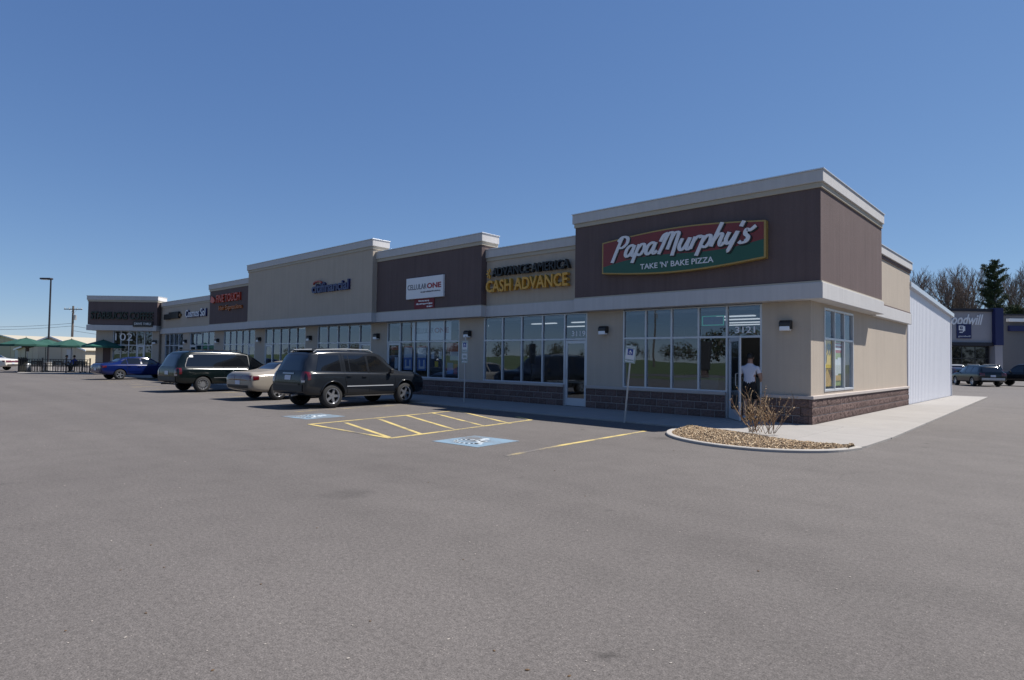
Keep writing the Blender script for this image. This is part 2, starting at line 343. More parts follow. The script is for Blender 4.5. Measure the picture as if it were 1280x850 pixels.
# ------------------------------------------------------------------ sidewalk
ZW = .04
walk = MB().prism([(-48.5, -2.88), (-1.8, -2.88), (-1.8, .6), (-48.5, .6)], -.08, .026)
walk.prism([(-1.79, .6), (-1.79, -3.0), (1.9, -3.9), (1.95, -1), (1.42, 22.4), (.0, 22.4), (.0, .6)], -.08, .025)
walk = walk.build('sidewalk', M['joint']); tag(walk, kind='structure')
def slab(poly): MB().prism(poly, -.07, ZW).build('slab', M['concrete'], walk, bevel=.008)
x = -1.82
while x > -48.3:
    w = 1.52; slab([(x-w+.012, -2.9), (x, -2.9), (x, .1), (x-w+.012, .1)]); x -= w
inner = smoothpath([(-1.78, -3.02, 0), (-1.35, -3.02, 0), (-.65, -3.05, 0), (.05, -3.32, 0), (.72, -3.66, 0), (1.32, -3.95, 0), (1.86, -4.12, 0)], 6)
def innery(x):
    for a, b_ in zip(inner, inner[1:]):
        if a.x <= x <= b_.x: return a.y+(b_.y-a.y)*(x-a.x)/(b_.x-a.x)
    return inner[-1].y if x > 0 else inner[0].y
for xa, xb in ((-1.80, -.52), (-.508, .66)):
    pts = [(xa+(xb-xa)*k/6, innery(xa+(xb-xa)*k/6)) for k in range(7)]
    slab(pts+[(xb, .1 if xb < 0 else -.05), (xa, .1)] if xb < 0 else pts+[(xb, .13), (xa, .1)])
pts = [(.672+(1.86-.672)*k/6, innery(.672+(1.86-.672)*k/6)) for k in range(7)]
slab(pts+[(1.96, -3.3), (1.985, -1.42), (.672, -1.42)])
edge = lambda y: 1.985-.0247*(y+1)
y = -1.408
while y < 22.3:
    w = min(1.55, 22.4-y); slab([(.672 if y < -.5 else .0, y), (edge(y), y), (edge(y+w), y+w-.012), (.672 if y < -1 and y+w < .2 else .0, y+w-.012)]); y += w
# planting bed edged by a curved kerb
outer = smoothpath([(-1.93, -2.93, 0), (-1.90, -3.6, 0), (-1.72, -4.2, 0), (-1.32, -4.78, 0), (-.70, -5.23, 0), (.06, -5.45, 0), (.80, -5.36, 0), (1.38, -4.98, 0), (1.78, -4.42, 0), (1.98, -3.7, 0)], 6)
kb = MB(); nrm = []
for i, p in enumerate(outer):
    t = (outer[min(i+1, len(outer)-1)]-outer[max(i-1, 0)]).normalized(); nrm.append(Vector((-t.y, t.x, 0)))
prof = [(0, -.04), (.0, .04), (.012, .052), (.10, .055), (.115, .05), (.125, -.04)]
kb.add([p+n_*a+Vector((0, 0, h)) for p, n_ in zip(outer, nrm) for a, h in prof],
       [(i*6+k, (i+1)*6+k, (i+1)*6+k+1, i*6+k+1) for i in range(len(outer)-1) for k in range(5)])
tag(kb.build('kerb', M['kerb'], smooth=False), kind='structure')
random.seed(5)
bedpoly = [(p+n_*.115) for p, n_ in zip(outer, nrm)]
def inbed(x, y):
    c = False; poly = [(p.x, p.y) for p in bedpoly]+[(p.x, p.y) for p in reversed(inner)]
    for i in range(len(poly)):
        (xa, ya), (xb, yb) = poly[i], poly[i-1]
        if (ya > y) != (yb > y) and x < (xb-xa)*(y-ya)/(yb-ya)+xa: c = not c
    return c
bed = MB(); nb = len(bedpoly); inn = [Vector((inner[0].x+(inner[-1].x-inner[0].x)*k/(nb-1), 0, 0)) for k in range(nb)]
for p in inn: p.y = innery(p.x)-.0
rows = 7
for k in range(nb):
    for j in range(rows):
        t = j/(rows-1); p = bedpoly[k].lerp(inn[k], t); bed.v.append((p.x, p.y, .03+.075*math.sin(math.pi*min(1, t*1.02))**.8+random.uniform(-.008, .008)))
for k in range(nb-1):
    for j in range(rows-1): bed.f.append((k*rows+j, (k+1)*rows+j, (k+1)*rows+j+1, k*rows+j+1)); bed.mi.append(0)
SOIL = mat('bed_soil', (.16, .11, .065), .95, var=.35, vscale=9, fine=.4, fscale=90, bump=1, bscale=60)
bedo = bed.build('planting_bed', SOIL, smooth=True); tag(bedo, kind='structure')
bvh = BVHTree.FromPolygons(bed.v, bed.f)
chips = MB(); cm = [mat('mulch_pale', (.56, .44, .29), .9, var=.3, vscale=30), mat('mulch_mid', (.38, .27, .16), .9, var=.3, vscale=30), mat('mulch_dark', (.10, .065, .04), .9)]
cnt = 0
while cnt < 9000:
    x, y = random.uniform(-1.9, 2), random.uniform(-5.5, -3.0)
    if not inbed(x, y): continue
    h = bvh.ray_cast(Vector((x, y, 1)), Vector((0, 0, -1)))[0]
    if h is None: continue
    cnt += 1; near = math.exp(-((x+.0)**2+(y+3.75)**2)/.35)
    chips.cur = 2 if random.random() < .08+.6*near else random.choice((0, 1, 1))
    l, w, t = random.uniform(.008, .030), random.uniform(.004, .010), random.uniform(.002, .006)
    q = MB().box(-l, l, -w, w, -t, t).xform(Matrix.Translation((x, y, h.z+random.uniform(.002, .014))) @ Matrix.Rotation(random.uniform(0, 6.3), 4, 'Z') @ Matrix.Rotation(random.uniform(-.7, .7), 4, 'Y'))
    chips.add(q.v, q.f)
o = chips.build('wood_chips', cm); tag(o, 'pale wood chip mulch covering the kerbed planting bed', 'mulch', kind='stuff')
# small litter on the asphalt
lit = MB(); lm = [mat('pebble_pale', (.30, .27, .24), .9), mat('leaf_brown', (.10, .06, .03), .9)]
for k in range(260):
    a = random.uniform(-1.0, .55)+.0; d = 2.2*math.exp(random.random()*2.2); p = CAM+FH*d+RH*d*a
    if p.y > -5.6: continue
    lit.cur = 0 if random.random() < .8 else 1; s = random.uniform(.003, .008) if lit.cur == 0 else random.uniform(.004, .009)
    q = MB().lathe([(.0, -.6), (.8, -.3), (1, .2), (.55, .75), (0, .9)], 5).xform(Matrix.Translation((p.x, p.y, s*.3)) @ Matrix.Rotation(random.uniform(0, 6), 4, 'Z') @ Matrix.Diagonal((s*random.uniform(.8, 1.8), s, s*.5, 1)))
    lit.add(q.v, q.f)
o = lit.build('grit', lm); tag(o, 'loose grit and leaf bits scattered over the asphalt', 'grit', kind='stuff')
# dry shrub in the bed
random.seed(11)
sb = P(951, 545); sb.z = .10
shrub = empty('dry_shrub', sb, 0, 'leafless brown shrub with thin upright stems in the mulch bed', 'shrub')
STEM = [mat('stem_brown', (.20, .12, .07), .9, var=.3, vscale=8), mat('stem_tan', (.46, .33, .19), .9, var=.3, vscale=8)]
st = MB(); lf = MB()
for k in range(34):
    a = random.uniform(0, 6.283); lean = random.uniform(.05, 1.05); h = random.uniform(.34, .88); p = Vector((random.uniform(-.28, .28), random.uniform(-.16, .16), -.03)); path = [p.copy()]; d = Vector((math.cos(a)*lean, math.sin(a)*lean*.8, 1)).normalized()
    for s in range(6):
        d = (d+Vector((random.uniform(-.16, .16), random.uniform(-.16, .16), .05))).normalized(); p = p+d*h/6; path.append(p.copy())
        if s > 0:
            for q_ in range(random.choice((1, 2, 3))):
                e = (d+Vector((random.uniform(-1, 1), random.uniform(-1, 1), random.uniform(-.1, .6)))).normalized(); ln = random.uniform(.06, .26)
                lf.cur = random.choice((0, 1, 1)); lf.tube([p, p+e*ln*.6, p+e*ln+Vector((0, 0, .02))], [.0035, .003, .0015], 3)
                if random.random() < .7:
                    c = p+e*ln; lf.cur = 1; u_ = Vector((random.uniform(-1, 1), random.uniform(-1, 1), random.uniform(-1, 1))).normalized()*.018; w_ = u_.cross(e).normalized()*.010; lf.add([c-u_, c+w_, c+u_, c-w_], [(0, 1, 2, 3)])
    st.cur = random.choice((0, 0, 1)); st.tube(path, [.0065, .006, .0055, .005, .0045, .004, .0025], 4)
st.build('stems', STEM, shrub); lf.build('twigs', STEM, shrub)
# ================================================================== strip mall
mall = empty('strip_mall', (-20, 0, 0), 0, 'long single storey strip mall with brown and beige stucco shop fronts', 'building')
mall_inv = Matrix.Translation((20, 0, 0))
def mp(mb, name, m, parent=None, bevel=0, smooth=False):
    """part of the mall, given in world coordinates"""
    if parent is None: mb.xform(mall_inv); parent = mall
    else: mb.xform(mall_inv)
    return mb.build(name, m, parent, smooth, bevel)
ZB, ZT = 3.16, 3.60
units = [('A', -7.22, .28, -.28, 6.36, 'brown'), ('B', -11.6, -7.222, -.02, 5.72, 'beige'), ('C', -18.35, -11.602, -.30, 6.33, 'brown'),
         ('D', -31.0, -18.352, -.55, 6.90, 'beige'), ('E', -37.3, -31.002, -.30, 6.22, 'brown'), ('F', -48.4, -37.302, -.02, 5.60, 'beige')]
def cornice(x0, x1, y0, y1, zt, parent=None):
    c = mp(MB().box(x0-.08, x1+.08, y0-.08, y1, zt-.33, zt-.03), 'cornice', M['band'], parent, bevel=.012)
    mp(MB().box(x0-.035, x1+.035, y0-.035, y1-.01, zt-.46, zt-.328), 'moulding', M['mould'], c, bevel=.01)
    mp(MB().box(x0-.105, x1+.105, y0-.105, y1+.02, zt-.032, zt), 'coping', M['coping'], c, bevel=.006)
for nm, x0, x1, yf, zt, colr in units:
    yb = 5.91 if nm == 'A' else yf+.85
    mp(MB().box(x0, x1, yf, yb, ZT-.01, zt-.40), 'upper_wall', M[colr])
    cornice(x0, x1, yf, yb, zt)
    bnd = mp(MB().box(x0, x1+(.06 if nm == 'A' else (.06 if nm in 'CD' else 0)), yf-.06, yb+(.0 if nm == 'A' else 0), ZB, ZT-.035), 'band', M['band'], bevel=.012)
    mp(MB().box(x0+.003, x1+(.035 if nm in 'ACD' else -.003), yf-.035, yb-.01, ZT-.036, ZT+.004), 'band_cap', M['mould'], bnd)
# side wing behind the corner tower
mp(MB().box(-1.0, .06, 5.912, 11.45, ZT-.01, 5.2), 'upper_wall', M['beige'])
c = mp(MB().box(-.9, .14, 5.914, 11.52, 5.22, 5.50), 'cornice', M['band'], bevel=.012)
mp(MB().box(-.9, .095, 5.914, 11.48, 5.11, 5.222), 'moulding', M['brown'], c); mp(MB().box(-.9, .165, 5.914, 11.54, 5.498, 5.53), 'coping', M['coping'], c)
b_ = mp(MB().box(-.9, .11, 5.914, 11.46, 3.13, ZT-.06), 'band', M['band'], bevel=.012)
mp(MB().box(-.9, .085, 5.916, 11.455, ZT-.062, ZT-.012), 'band_cap', M['brown'], b_)
# wall piers between the glazing
glz = dict(A=(-5.59, -1.27), B=(-11.8, -6.95), C=(-18.0, -13.17), D2=(-24.06, -19.24), D1=(-30.0, -25.29), E=(-35.8, -31.27), F2=(-41.6, -37.3), F1=(-46.7, -42.94))
order = ['A', 'B', 'C', 'D2', 'D1', 'E', 'F2', 'F1']
pier = [( -1.27, -.301)]+[(glz[order[i+1]][1], glz[order[i]][0]) for i in range(7)]+[(-48.9, -46.7)]
for a, b_ in pier: mp(MB().box(a, b_, .05, .30, .5, ZB+.01), 'pier', M['beige'])
# side wall of the corner shop with its window opening (1.11 .. 3.88)
for (a, b_, z0, z1) in ((.05, 1.11, .5, 3.17), (3.88, 11.44, .5, 3.17), (1.11, 3.88, .5, .83), (1.11, 3.88, 3.06, 3.17)): mp(MB().box(-.30, -.05, a, b_, z0, z1), 'pier', M['beige'])
# split faced block base: a mortar core and single blocks standing proud of it
ZS = .755
doorbays = {'A': 4, 'B': 4, 'C': 0, 'D2': 4, 'D1': 0, 'E': 4, 'F2': 0, 'F1': 4}
runs = [(-1.27, -.0), (-6.95, -2.24), (-16.98, -7.88), (-29.06, -20.2), (-40.7, -32.2), (-48.7, -43.8)]
core = MB()
for a, b_ in runs: core.box(a+.005, b_-(.301 if b_ == 0 else .005), .009, .30, .0, ZS-.09)
core.box(-.30, -.009, .05, 11.43, .0, ZS-.091)
core = mp(core, 'block_base', M['mortar'])
random.seed(3); blk = []
HC = (ZS-.085-ZW)/3
for k in range(6):
    m = MB(); nx, nz = 8, 4; w, h = .384, HC-.017
    vs = []
    for j in range(nz+1):
        for i in range(nx+1):
            ed = i in (0, nx) or j in (0, nz); vs.append((w*i/nx, (.002+random.uniform(-.003, .003) if ed else random.uniform(-.016, .002)), h*j/nz))
    fs = [(j*(nx+1)+i, j*(nx+1)+i+1, (j+1)*(nx+1)+i+1, (j+1)*(nx+1)+i) for j in range(nz) for i in range(nx)]
    m.add(vs, fs); m.add([(0, .008, 0), (w, .008, 0), (w, .008, h), (0, .008, h), (0, .08, 0), (w, .08, 0), (w, .08, h), (0, .08, h)], [(4, 5, 1, 0), (3, 2, 6, 7), (0, 3, 7, 4), (1, 5, 6, 2)])
    blk.append(m.mesh('block', M['block']))
def course(a, b_, side=False):
    for r_ in range(3):
        z = ZW+.002+r_*HC; x = a-(.2 if r_ % 2 else 0)
        while x < b_-.02:
            xa, xb = max(x, a), min(x+.4, b_)
            if xb-xa > .05:
                s = (xb-xa-.016)/.384
                me = random.choice(blk)
                if not side: inst('block', me, core, (xa+20, .0, z), (0, 0, 0), (s, 1, 1))
                else: inst('block', me, core, (.0+20, xa, z), (0, 0, R(90)), (s, 1, 1))
            x += .4
for a, b_ in runs[:3]: course(a, b_-(.012 if b_ == 0 else 0))
course(-.02, 11.44, True)
capm = MB()
for a, b_ in runs: capm.box(a, b_+(.035 if b_ == 0 else 0), -.035, .32, ZS-.085, ZS)
capm.box(-.3, .035, .31, 11.45, ZS-.085, ZS)
mp(capm, 'sill_cap', M['cap'], bevel=.01)
# glazing ---------------------------------------------------------------
def shopfront(x0, x1, n, door=None, xs=None, y=.06, zs=ZS, zt=2.27, zh=3.14, P0=None, openang=0, glass=None):
    """aluminium frame with one transom row; `door` = index of the bay that holds a door"""
    T = P0
    put = (lambda mb, nm, m, par=None, bevel=0: mp(mb, nm, m, par, bevel)) if T is None else (lambda mb, nm, m, par=None, bevel=0: mb.build(nm, m, par or T, False, bevel))
    glass = glass or M['glass']; xs = xs or [x0+(x1-x0)*k/n for k in range(n+1)]; t = .028; fr = MB()
    dl, dr = (xs[door], xs[door+1]) if door is not None else (None, None)
    for k, x in enumerate(xs):
        zlo = ZW if door is not None and k in (door, door+1) else zs
        xx = min(max(x, x0+t), x1-t); fr.box(xx-t, xx+t, y, y+.11, zlo, zh)
    for a, b_ in zip(xs, xs[1:]):
        isd = door is not None and abs(a-dl) < 1e-6
        for z in ((zt, zh) if isd else (zs, zt, zh)):
            fr.box(a+.02, b_-.02, y+.004, y+.106, z-(.02 if z == zs else .03), z+(.04 if z == zs else (.03 if z == zt else 0)))
    w = put(fr, 'window', M['alu'], bevel=.004)
    for k, (a, b_) in enumerate(zip(xs, xs[1:])):
        put(MB().box(a+t, b_-t, y+.05, y+.058, zt+.03, zh-.03), 'pane', glass, w)
        if k != door: put(MB().box(a+t, b_-t, y+.05, y+.058, zs+.03, zt-.03), 'pane', glass, w)
    if door is not None:
        a, b_ = dl+t+.006, dr-t-.006; W = b_-a; hz = zt-.04
        d = MB(); d.box(0, .09, .02, .065, ZW+.015, hz); d.box(W-.09, W, .02, .065, ZW+.015, hz); d.box(.088, W-.088, .022, .063, ZW+.015, ZW+.27); d.box(.088, W-.088, .022, .063, hz-.1, hz)
        hinge_left = openang != 0
        T2 = Matrix.Translation((a, y, 0)) @ Matrix.Rotation(-openang, 4, 'Z'); 
        dd = put(d.xform(T2), 'door', M['alu'], bevel=.004)
        put(MB().box(.088, W-.088, .038, .046, ZW+.268, hz-.098).xform(T2), 'pane', glass, dd)
        hx = W-.10 if hinge_left else .10
        put(MB().tube([(hx, .02, .95), (hx, -.045, .97), (hx, -.045, 1.27), (hx, .02, 1.29)], .011, 6).xform(T2), 'handle', M['galv'], dd)
    return w
shopfront(-5.59, -1.27, 5, 4, xs=[-5.59, -4.78, -3.92, -3.07, -2.24, -1.27], openang=R(49))
shopfront(-11.8, -6.95, 5, 4, xs=[-11.8, -10.82, -9.86, -8.88, -7.9, -6.95])
shopfront(-18.0, -13.17, 5, 0, xs=[-18.0, -17.04, -16.03, -15.1, -14.12, -13.17])
shopfront(-24.06, -19.24, 5, 4); shopfront(-30.0, -25.29, 5, 0); shopfront(-35.8, -31.27, 5, 4); shopfront(-41.6, -37.3, 4, 0); shopfront(-46.7, -42.94, 4, 3)
# side window, built in the plane X = -.05
ys = [1.11, 2.03, 2.95, 3.88]; fr = MB()
for k, yy in enumerate(ys): yy = min(max(yy, 1.14), 3.85); fr.box(-.14, -.03, yy-.028, yy+.028, .83, 3.06)
for a, b_ in zip(ys, ys[1:]):
    for z in (.86, 2.24, 3.03): fr.box(-.136, -.034, a+.02, b_-.02, z-.03, z+.03)
w = mp(fr, 'window', M['alu'], bevel=.004)
for a, b_ in zip(ys, ys[1:]):
    mp(MB().box(-.09, -.082, a+.03, b_-.03, .89, 2.21), 'pane', M['clear'], w); mp(MB().box(-.09, -.082, a+.03, b_-.03, 2.27, 3.0), 'pane', M['clear'], w)
# interiors, rear metal-clad half, roof
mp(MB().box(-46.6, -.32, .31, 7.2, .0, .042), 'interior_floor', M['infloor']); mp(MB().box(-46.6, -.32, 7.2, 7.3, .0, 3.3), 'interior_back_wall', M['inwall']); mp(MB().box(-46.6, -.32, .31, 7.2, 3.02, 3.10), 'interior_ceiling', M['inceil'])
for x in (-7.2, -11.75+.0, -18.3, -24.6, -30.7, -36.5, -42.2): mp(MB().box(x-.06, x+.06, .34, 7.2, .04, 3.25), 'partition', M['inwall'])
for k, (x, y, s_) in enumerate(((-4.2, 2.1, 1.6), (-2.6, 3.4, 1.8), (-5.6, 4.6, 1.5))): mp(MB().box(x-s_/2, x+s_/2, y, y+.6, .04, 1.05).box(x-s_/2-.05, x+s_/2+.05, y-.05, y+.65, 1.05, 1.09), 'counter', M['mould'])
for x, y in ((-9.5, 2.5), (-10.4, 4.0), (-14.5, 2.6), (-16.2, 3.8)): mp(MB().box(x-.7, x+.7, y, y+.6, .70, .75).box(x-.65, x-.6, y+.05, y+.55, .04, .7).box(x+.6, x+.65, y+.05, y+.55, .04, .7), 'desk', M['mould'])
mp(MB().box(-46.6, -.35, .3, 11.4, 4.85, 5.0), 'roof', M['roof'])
yA, zA, yB, zB2 = 11.46, 4.74, 21.75, 4.19
mp(MB().prism_yz([(yA, .0), (yB, .0), (yB, zB2-.08), (yA, zA-.08)], -44, -.045), 'rear_block', M['white'])
npan = 11; pw = (yB-yA)/npan; sid = None
core2 = mp(MB().prism_yz([(yA, ZW), (yB, ZW), (yB, zB2-.05), (yA, zA-.05)], -.044, -.02), 'metal_wall', M['white'])
for k in range(npan):
    a, b_ = yA+k*pw, yA+(k+1)*pw; pts = [(a+.004, 0)]
    for q in range(3):
        c0 = a+pw*(q+.5)/3; wv = .035
        pts += [(c0-wv-.02, 0), (c0-wv, .009), (c0+wv, .009), (c0+wv+.02, 0)]
    pts.append((b_-.004, 0)); m = MB(); zz = lambda y_: zA+(zB2-zA)*(y_-yA)/(yB-yA)-.06
    for (y_, d_) in pts: m.v += [(-.018+d_, y_, ZW+.03), (-.018+d_, y_, zz(y_))]
    for i in range(len(pts)-1): m.f.append((2*i, 2*i+2, 2*i+3, 2*i+1)); m.mi.append(0)
    mp(m, 'siding_panel', M['white'], core2)
tr = MB(); dz = .13
tr.add([(-.3, yA, zA-dz), (.11, yA, zA-dz), (.11, yA, zA+.06), (-.3, yA, zA+.06), (-.3, yB+.35, zB2-dz-.02), (.11, yB+.35, zB2-dz-.02), (.11, yB+.35, zB2+.04), (-.3, yB+.35, zB2+.04)], [(0, 1, 2, 3), (7, 6, 5, 4), (0, 4, 5, 1), (1, 5, 6, 2), (2, 6, 7, 3), (3, 7, 4, 0)])
mp(tr, 'rake_trim', M['coping'], bevel=.01)
mp(MB().box(-.03, .03, yB-.06, yB+.02, ZW, zB2-.1), 'corner_trim', M['white'])
mp(MB().prism_yz([(yA, 4.5), (yB+.3, 4.0), (yB+.3, zB2), (yA, zA)], -44, -.31), 'metal_roof', M['coping'])
mp(MB().box(-48.8, -46.6, .31, 11.4, 0, 5.0), 'end_wall', M['beige'])

# angled corner tower at the far end ------------------------------------
Rc = F(195, 440, -.40); Rc.z = 0
dep = (Rc-CAM).dot(FH); px2x = lambda px: ((px-640)*1.0*dep/FPX - (Rc-CAM).dot(RH))   # metres along the tower front, 0 at its right corner
xl = px2x(109.5)-.05; ztw = 1.56+(442.0-369)*dep/FPX; zbb = 1.56+(442-412.5)*dep/FPX; zbt = zbb+.45
tw = bpy.data.objects.new('corner_tower', None); COL.objects.link(tw); tw.parent = mall; tw.location = (Rc.x+20, Rc.y, 0); tw.rotation_euler = (0, 0, YAW)
def tb(mb, nm, m, par=None, bevel=0): return mb.build(nm, m, par or tw, False, bevel)
tb(MB().box(xl, 0, 0, 1.15, zbt-.01, ztw-.4), 'upper_wall', M['brown'])
tb(MB().box(xl-.08, .08, -.08, 1.15, ztw-.33, ztw-.03), 'cornice', M['band'], bevel=.012); tb(MB().box(xl-.035, .035, -.035, 1.14, ztw-.46, ztw-.328), 'moulding', M['mould']); tb(MB().box(xl-.1, .1, -.1, 1.17, ztw-.032, ztw), 'coping', M['coping'])
tb(MB().box(xl-.06, .0, -.06, 1.15, zbb, zbt-.035), 'band', M['band'], bevel=.012)
gl, gr = px2x(137), px2x(187)
for a, b_ in ((px2x(116), gl), (gr, .0)): tb(MB().box(a, b_, .35, .6, ZW, zbb+.01), 'pier', M['beige'])
tb(MB().box(px2x(116), px2x(125), .325, .36, ZW, .9), 'block_base', M['block']); tb(MB().box(px2x(190), -.02, .325, .36, ZW, .9), 'block_base', M['block'])
tb(MB().box(px2x(126), px2x(135), .33, .36, ZW, 2.3), 'service_door', mat('maroon_door', (.05, .022, .022), .5))
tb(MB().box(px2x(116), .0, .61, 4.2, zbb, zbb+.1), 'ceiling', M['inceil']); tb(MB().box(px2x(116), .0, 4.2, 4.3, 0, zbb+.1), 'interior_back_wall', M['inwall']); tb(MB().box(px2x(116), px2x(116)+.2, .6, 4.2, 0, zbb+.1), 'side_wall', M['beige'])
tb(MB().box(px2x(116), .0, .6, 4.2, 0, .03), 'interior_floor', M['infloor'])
tb(MB().box(xl+.3, -.2, 1.15, 4.3, 4.3, 4.4), 'roof', M['roof'])
shopfront(gl, gr, 5, 3, y=.38, zs=.5, zh=zbb-.02, P0=tw)
W2 = Matrix.Identity(4)
text_fit('window_lettering', '102', px2x(140), px2x(162), 2.62, 3.18, .36, M['whitep'], tw, .004)
ZG = lambda py: 1.56+(442.0-py)*dep/FPX
tow_s = empty('coffee_sign', Rc, YAW, 'dark green channel letters on the brown corner tower above the patio', 'sign')
GRNL = mat('dark_green_letters', (.010, .022, .018), .35)
text_fit('letter', 'STARBUCKS COFFEE', px2x(113), px2x(191), ZG(398.5), ZG(389), -.06, GRNL, tow_s, .05, per_letter=True, offset=.012)
tow_d = empty('drive_sign', Rc, YAW, 'small black sign with white letters low on the corner tower', 'sign')
MB().box(px2x(166.5), px2x(191), -.14, -.02, ZG(407.5), ZG(400.5)).build('cabinet', M['black'], tow_d, bevel=.01)
text_fit('letter', 'DRIVE THRU', px2x(168.5), px2x(189), ZG(405.2), ZG(402.4), -.145, M['whitep'], tow_d, .006, per_letter=True)

# ------------------------------------------------------------------ shop signs
def signroot(name, x, y, z, label): 
    return empty(name, (x, y, z), 0, label, 'sign')
def local(mb, root): return mb.xform(Matrix.Translation(-root.location))
def sgn(mb, nm, m, root, bevel=0, par=None): return local(mb, root).build(nm, m, par or root, False, bevel)
def stext(root, nm, body, x0, x1, z0, z1, y, m, depth=.03, per=True, shear=0, offset=0.):
    return text_fit(nm, body, x0, x1, z0, z1, y, m, root, depth, per, shear, offset, mtx=Matrix.Translation(-root.location))
# pizza shop sign: barrel shaped panel, gold edge, red over green
ps = signroot('pizza_sign', -3.5, -.28, 4.2, 'barrel shaped red and green sign with white script lettering on corner shop')
x0, x1, zc = -6.04, -.98, 4.76
def barrel(x0, x1, h0, h1, n=20): 
    top = [(x0+(x1-x0)*k/n, zc+h0+(h1-h0)*math.sin(math.pi*k/n)) for k in range(n+1)]
    bot = [(x1-(x1-x0)*k/n, zc-h0-(h1-h0)*math.sin(math.pi*k/n)) for k in range(n+1)]; return bot+top
GOLD = mat('sign_gold', (.36, .24, .07), .4); RED = mat('sign_red', (.19, .020, .018), .35, var=.08); GRN = mat('sign_green', (.012, .085, .05), .35, var=.08); SHD = mat('sign_black', (.006, .006, .008), .4); SWH = mat('sign_white', (.72, .72, .74), .35)
sgn(MB().prism_xz(barrel(x0, x1, .49, .65), -.46, -.285), 'border', GOLD, ps, .012)
def wav(x): t = (x-x0)/(x1-x0); return 4.47+.33*t+.10*math.sin(t*6.0)
n = 24; g = MB(); rd = MB()
for k in range(n):
    xa, xb = x0+.05+(x1-x0-.1)*k/n, x0+.05+(x1-x0-.1)*(k+1)/n
    hh = lambda x: .445+.16*math.sin(math.pi*(x-x0)/(x1-x0))
    for (mm, lo, hi) in ((g, lambda x: zc-hh(x), wav), (rd, wav, lambda x: zc+hh(x))):
        mm.add([(xa, -.4645, lo(xa)), (xb, -.4645, lo(xb)), (xb, -.4645, hi(xb)), (xa, -.4645, hi(xa)), (xa, -.455, lo(xa)), (xb, -.455, lo(xb)), (xb, -.455, hi(xb)), (xa, -.455, hi(xa))], [(0, 1, 2, 3), (4, 7, 6, 5), (0, 4, 5, 1), (3, 2, 6, 7), (0, 3, 7, 4), (1, 5, 6, 2)])
sgn(g, 'green_field', GRN, ps); sgn(rd, 'red_field', RED, ps)
GLY = {'P': (.98, [[(.42,1.78),(.2,.9),(-.08,-.42)], [(.08,1.45),(.45,1.82),(.95,1.68),(.98,1.2),(.62,.86),(.26,.9)]]),
 'a': (.98, [[(.78,.80),(.50,.98),(.16,.72),(.08,.22),(.30,.0),(.58,.28),(.80,.92)], [(.80,.96),(.70,.25),(.84,.0),(1.08,.22)]]),
 'p': (.92, [[(.24,.98),(.08,.2),(-.10,-.62)], [(.12,.45),(.42,.92),(.72,.88),(.76,.45),(.50,.04),(.18,.12)]]),
 'M': (1.62, [[(-.05,.95),(.12,1.45),(.42,1.62)], [(.42,1.62),(.26,.7),(.02,-.12)], [(.30,.9),(.55,1.55),(.88,1.55),(.84,1.0),(.70,.2)], [(.80,.8),(1.05,1.5),(1.38,1.52),(1.36,1.0),(1.22,-.38)]]),
 'u': (1.02, [[(.20,.98),(.06,.38),(.24,.02),(.52,.22),(.80,.95)], [(.82,.98),(.70,.25),(.84,.0),(1.08,.22)]]),
 'r': (.72, [[(.22,.98),(.10,.4),(.02,.0)], [(.08,.48),(.34,.90),(.62,.98),(.70,.82)]]),
 'h': (1.0, [[(.48,1.85),(.2,.8),(.0,.0)], [(.10,.42),(.42,.92),(.70,.85),(.62,.3),(.74,.0),(.98,.2)]]),
 'y': (.95, [[(.20,.98),(.06,.42),(.24,.08),(.52,.26),(.80,.95)], [(.82,.98),(.66,.3),(.42,-.45),(.30,-.55)]]),
 "'": (.10, [[(.16,1.72),(.02,1.3)]]), 's': (.85, [[(1.0,1.22),(.66,.92),(.40,1.02),(.36,.70),(.62,.42),(.56,.10),(.22,.0),(.02,.14)]])}
def script(word, x, z, sx, sz, y, m, root, wd, nm, slant=.22, dx=0, dz=0):
    yy = [y]
    for ch in word:
        if ch == ' ': x += .28*sx; continue
        adv, strokes = GLY[ch]; mb = MB()
        for s in strokes:
            pth = smoothpath([(px_, py_, 0) for px_, py_ in s], 6); q = []
            for i, p in enumerate(pth):
                t = (pth[min(i+1, len(pth)-1)]-pth[max(i-1, 0)]).normalized()
                nv = Vector((-t.y, t.x, 0)); wv = wd*(.55+.45*abs(t.y)); q.append((p+nv*wv/2, p-nv*wv/2))
            def tr_(p, yv): return (x+(p.x+slant*p.y)*sx+dx, yv, z+p.y*sz+dz)
            yy[0] -= .0009; y0_ = yy[0]; n_ = len(q); vs = []
            for a, b2 in q: vs += [tr_(a, y0_), tr_(b2, y0_), tr_(a, y+.03), tr_(b2, y+.03)]
            fs = []
            for i in range(n_-1):
                k = 4*i; fs += [(k, k+1, k+5, k+4), (k, k+4, k+6, k+2), (k+1, k+3, k+7, k+5)]
            fs += [(0, 2, 3, 1), (4*n_-4, 4*n_-3, 4*n_-1, 4*n_-2)]; mb.add(vs, fs)
        sgn(mb, nm, m, root); x += adv*sx
script("Papa Murphy's", -5.58, 4.72, .372, .335, -.497, SWH, ps, .30, 'letter')
script("Papa Murphy's", -5.58, 4.72, .372, .335, -.466, SHD, ps, .40, 'letter_shadow', dx=.022, dz=-.028)
stext(ps, 'letter', "TAKE 'N' BAKE PIZZA", -4.66, -2.38, 4.29, 4.455, -.468, SWH, .012, True, offset=.012)
sgn(MB().prism_xz([(-1.50+.045*math.cos(R(a)), 4.78+.045*math.sin(R(a))) for a in range(0, 360, 30)], -.475, -.464), 'registered_mark', SWH, ps)
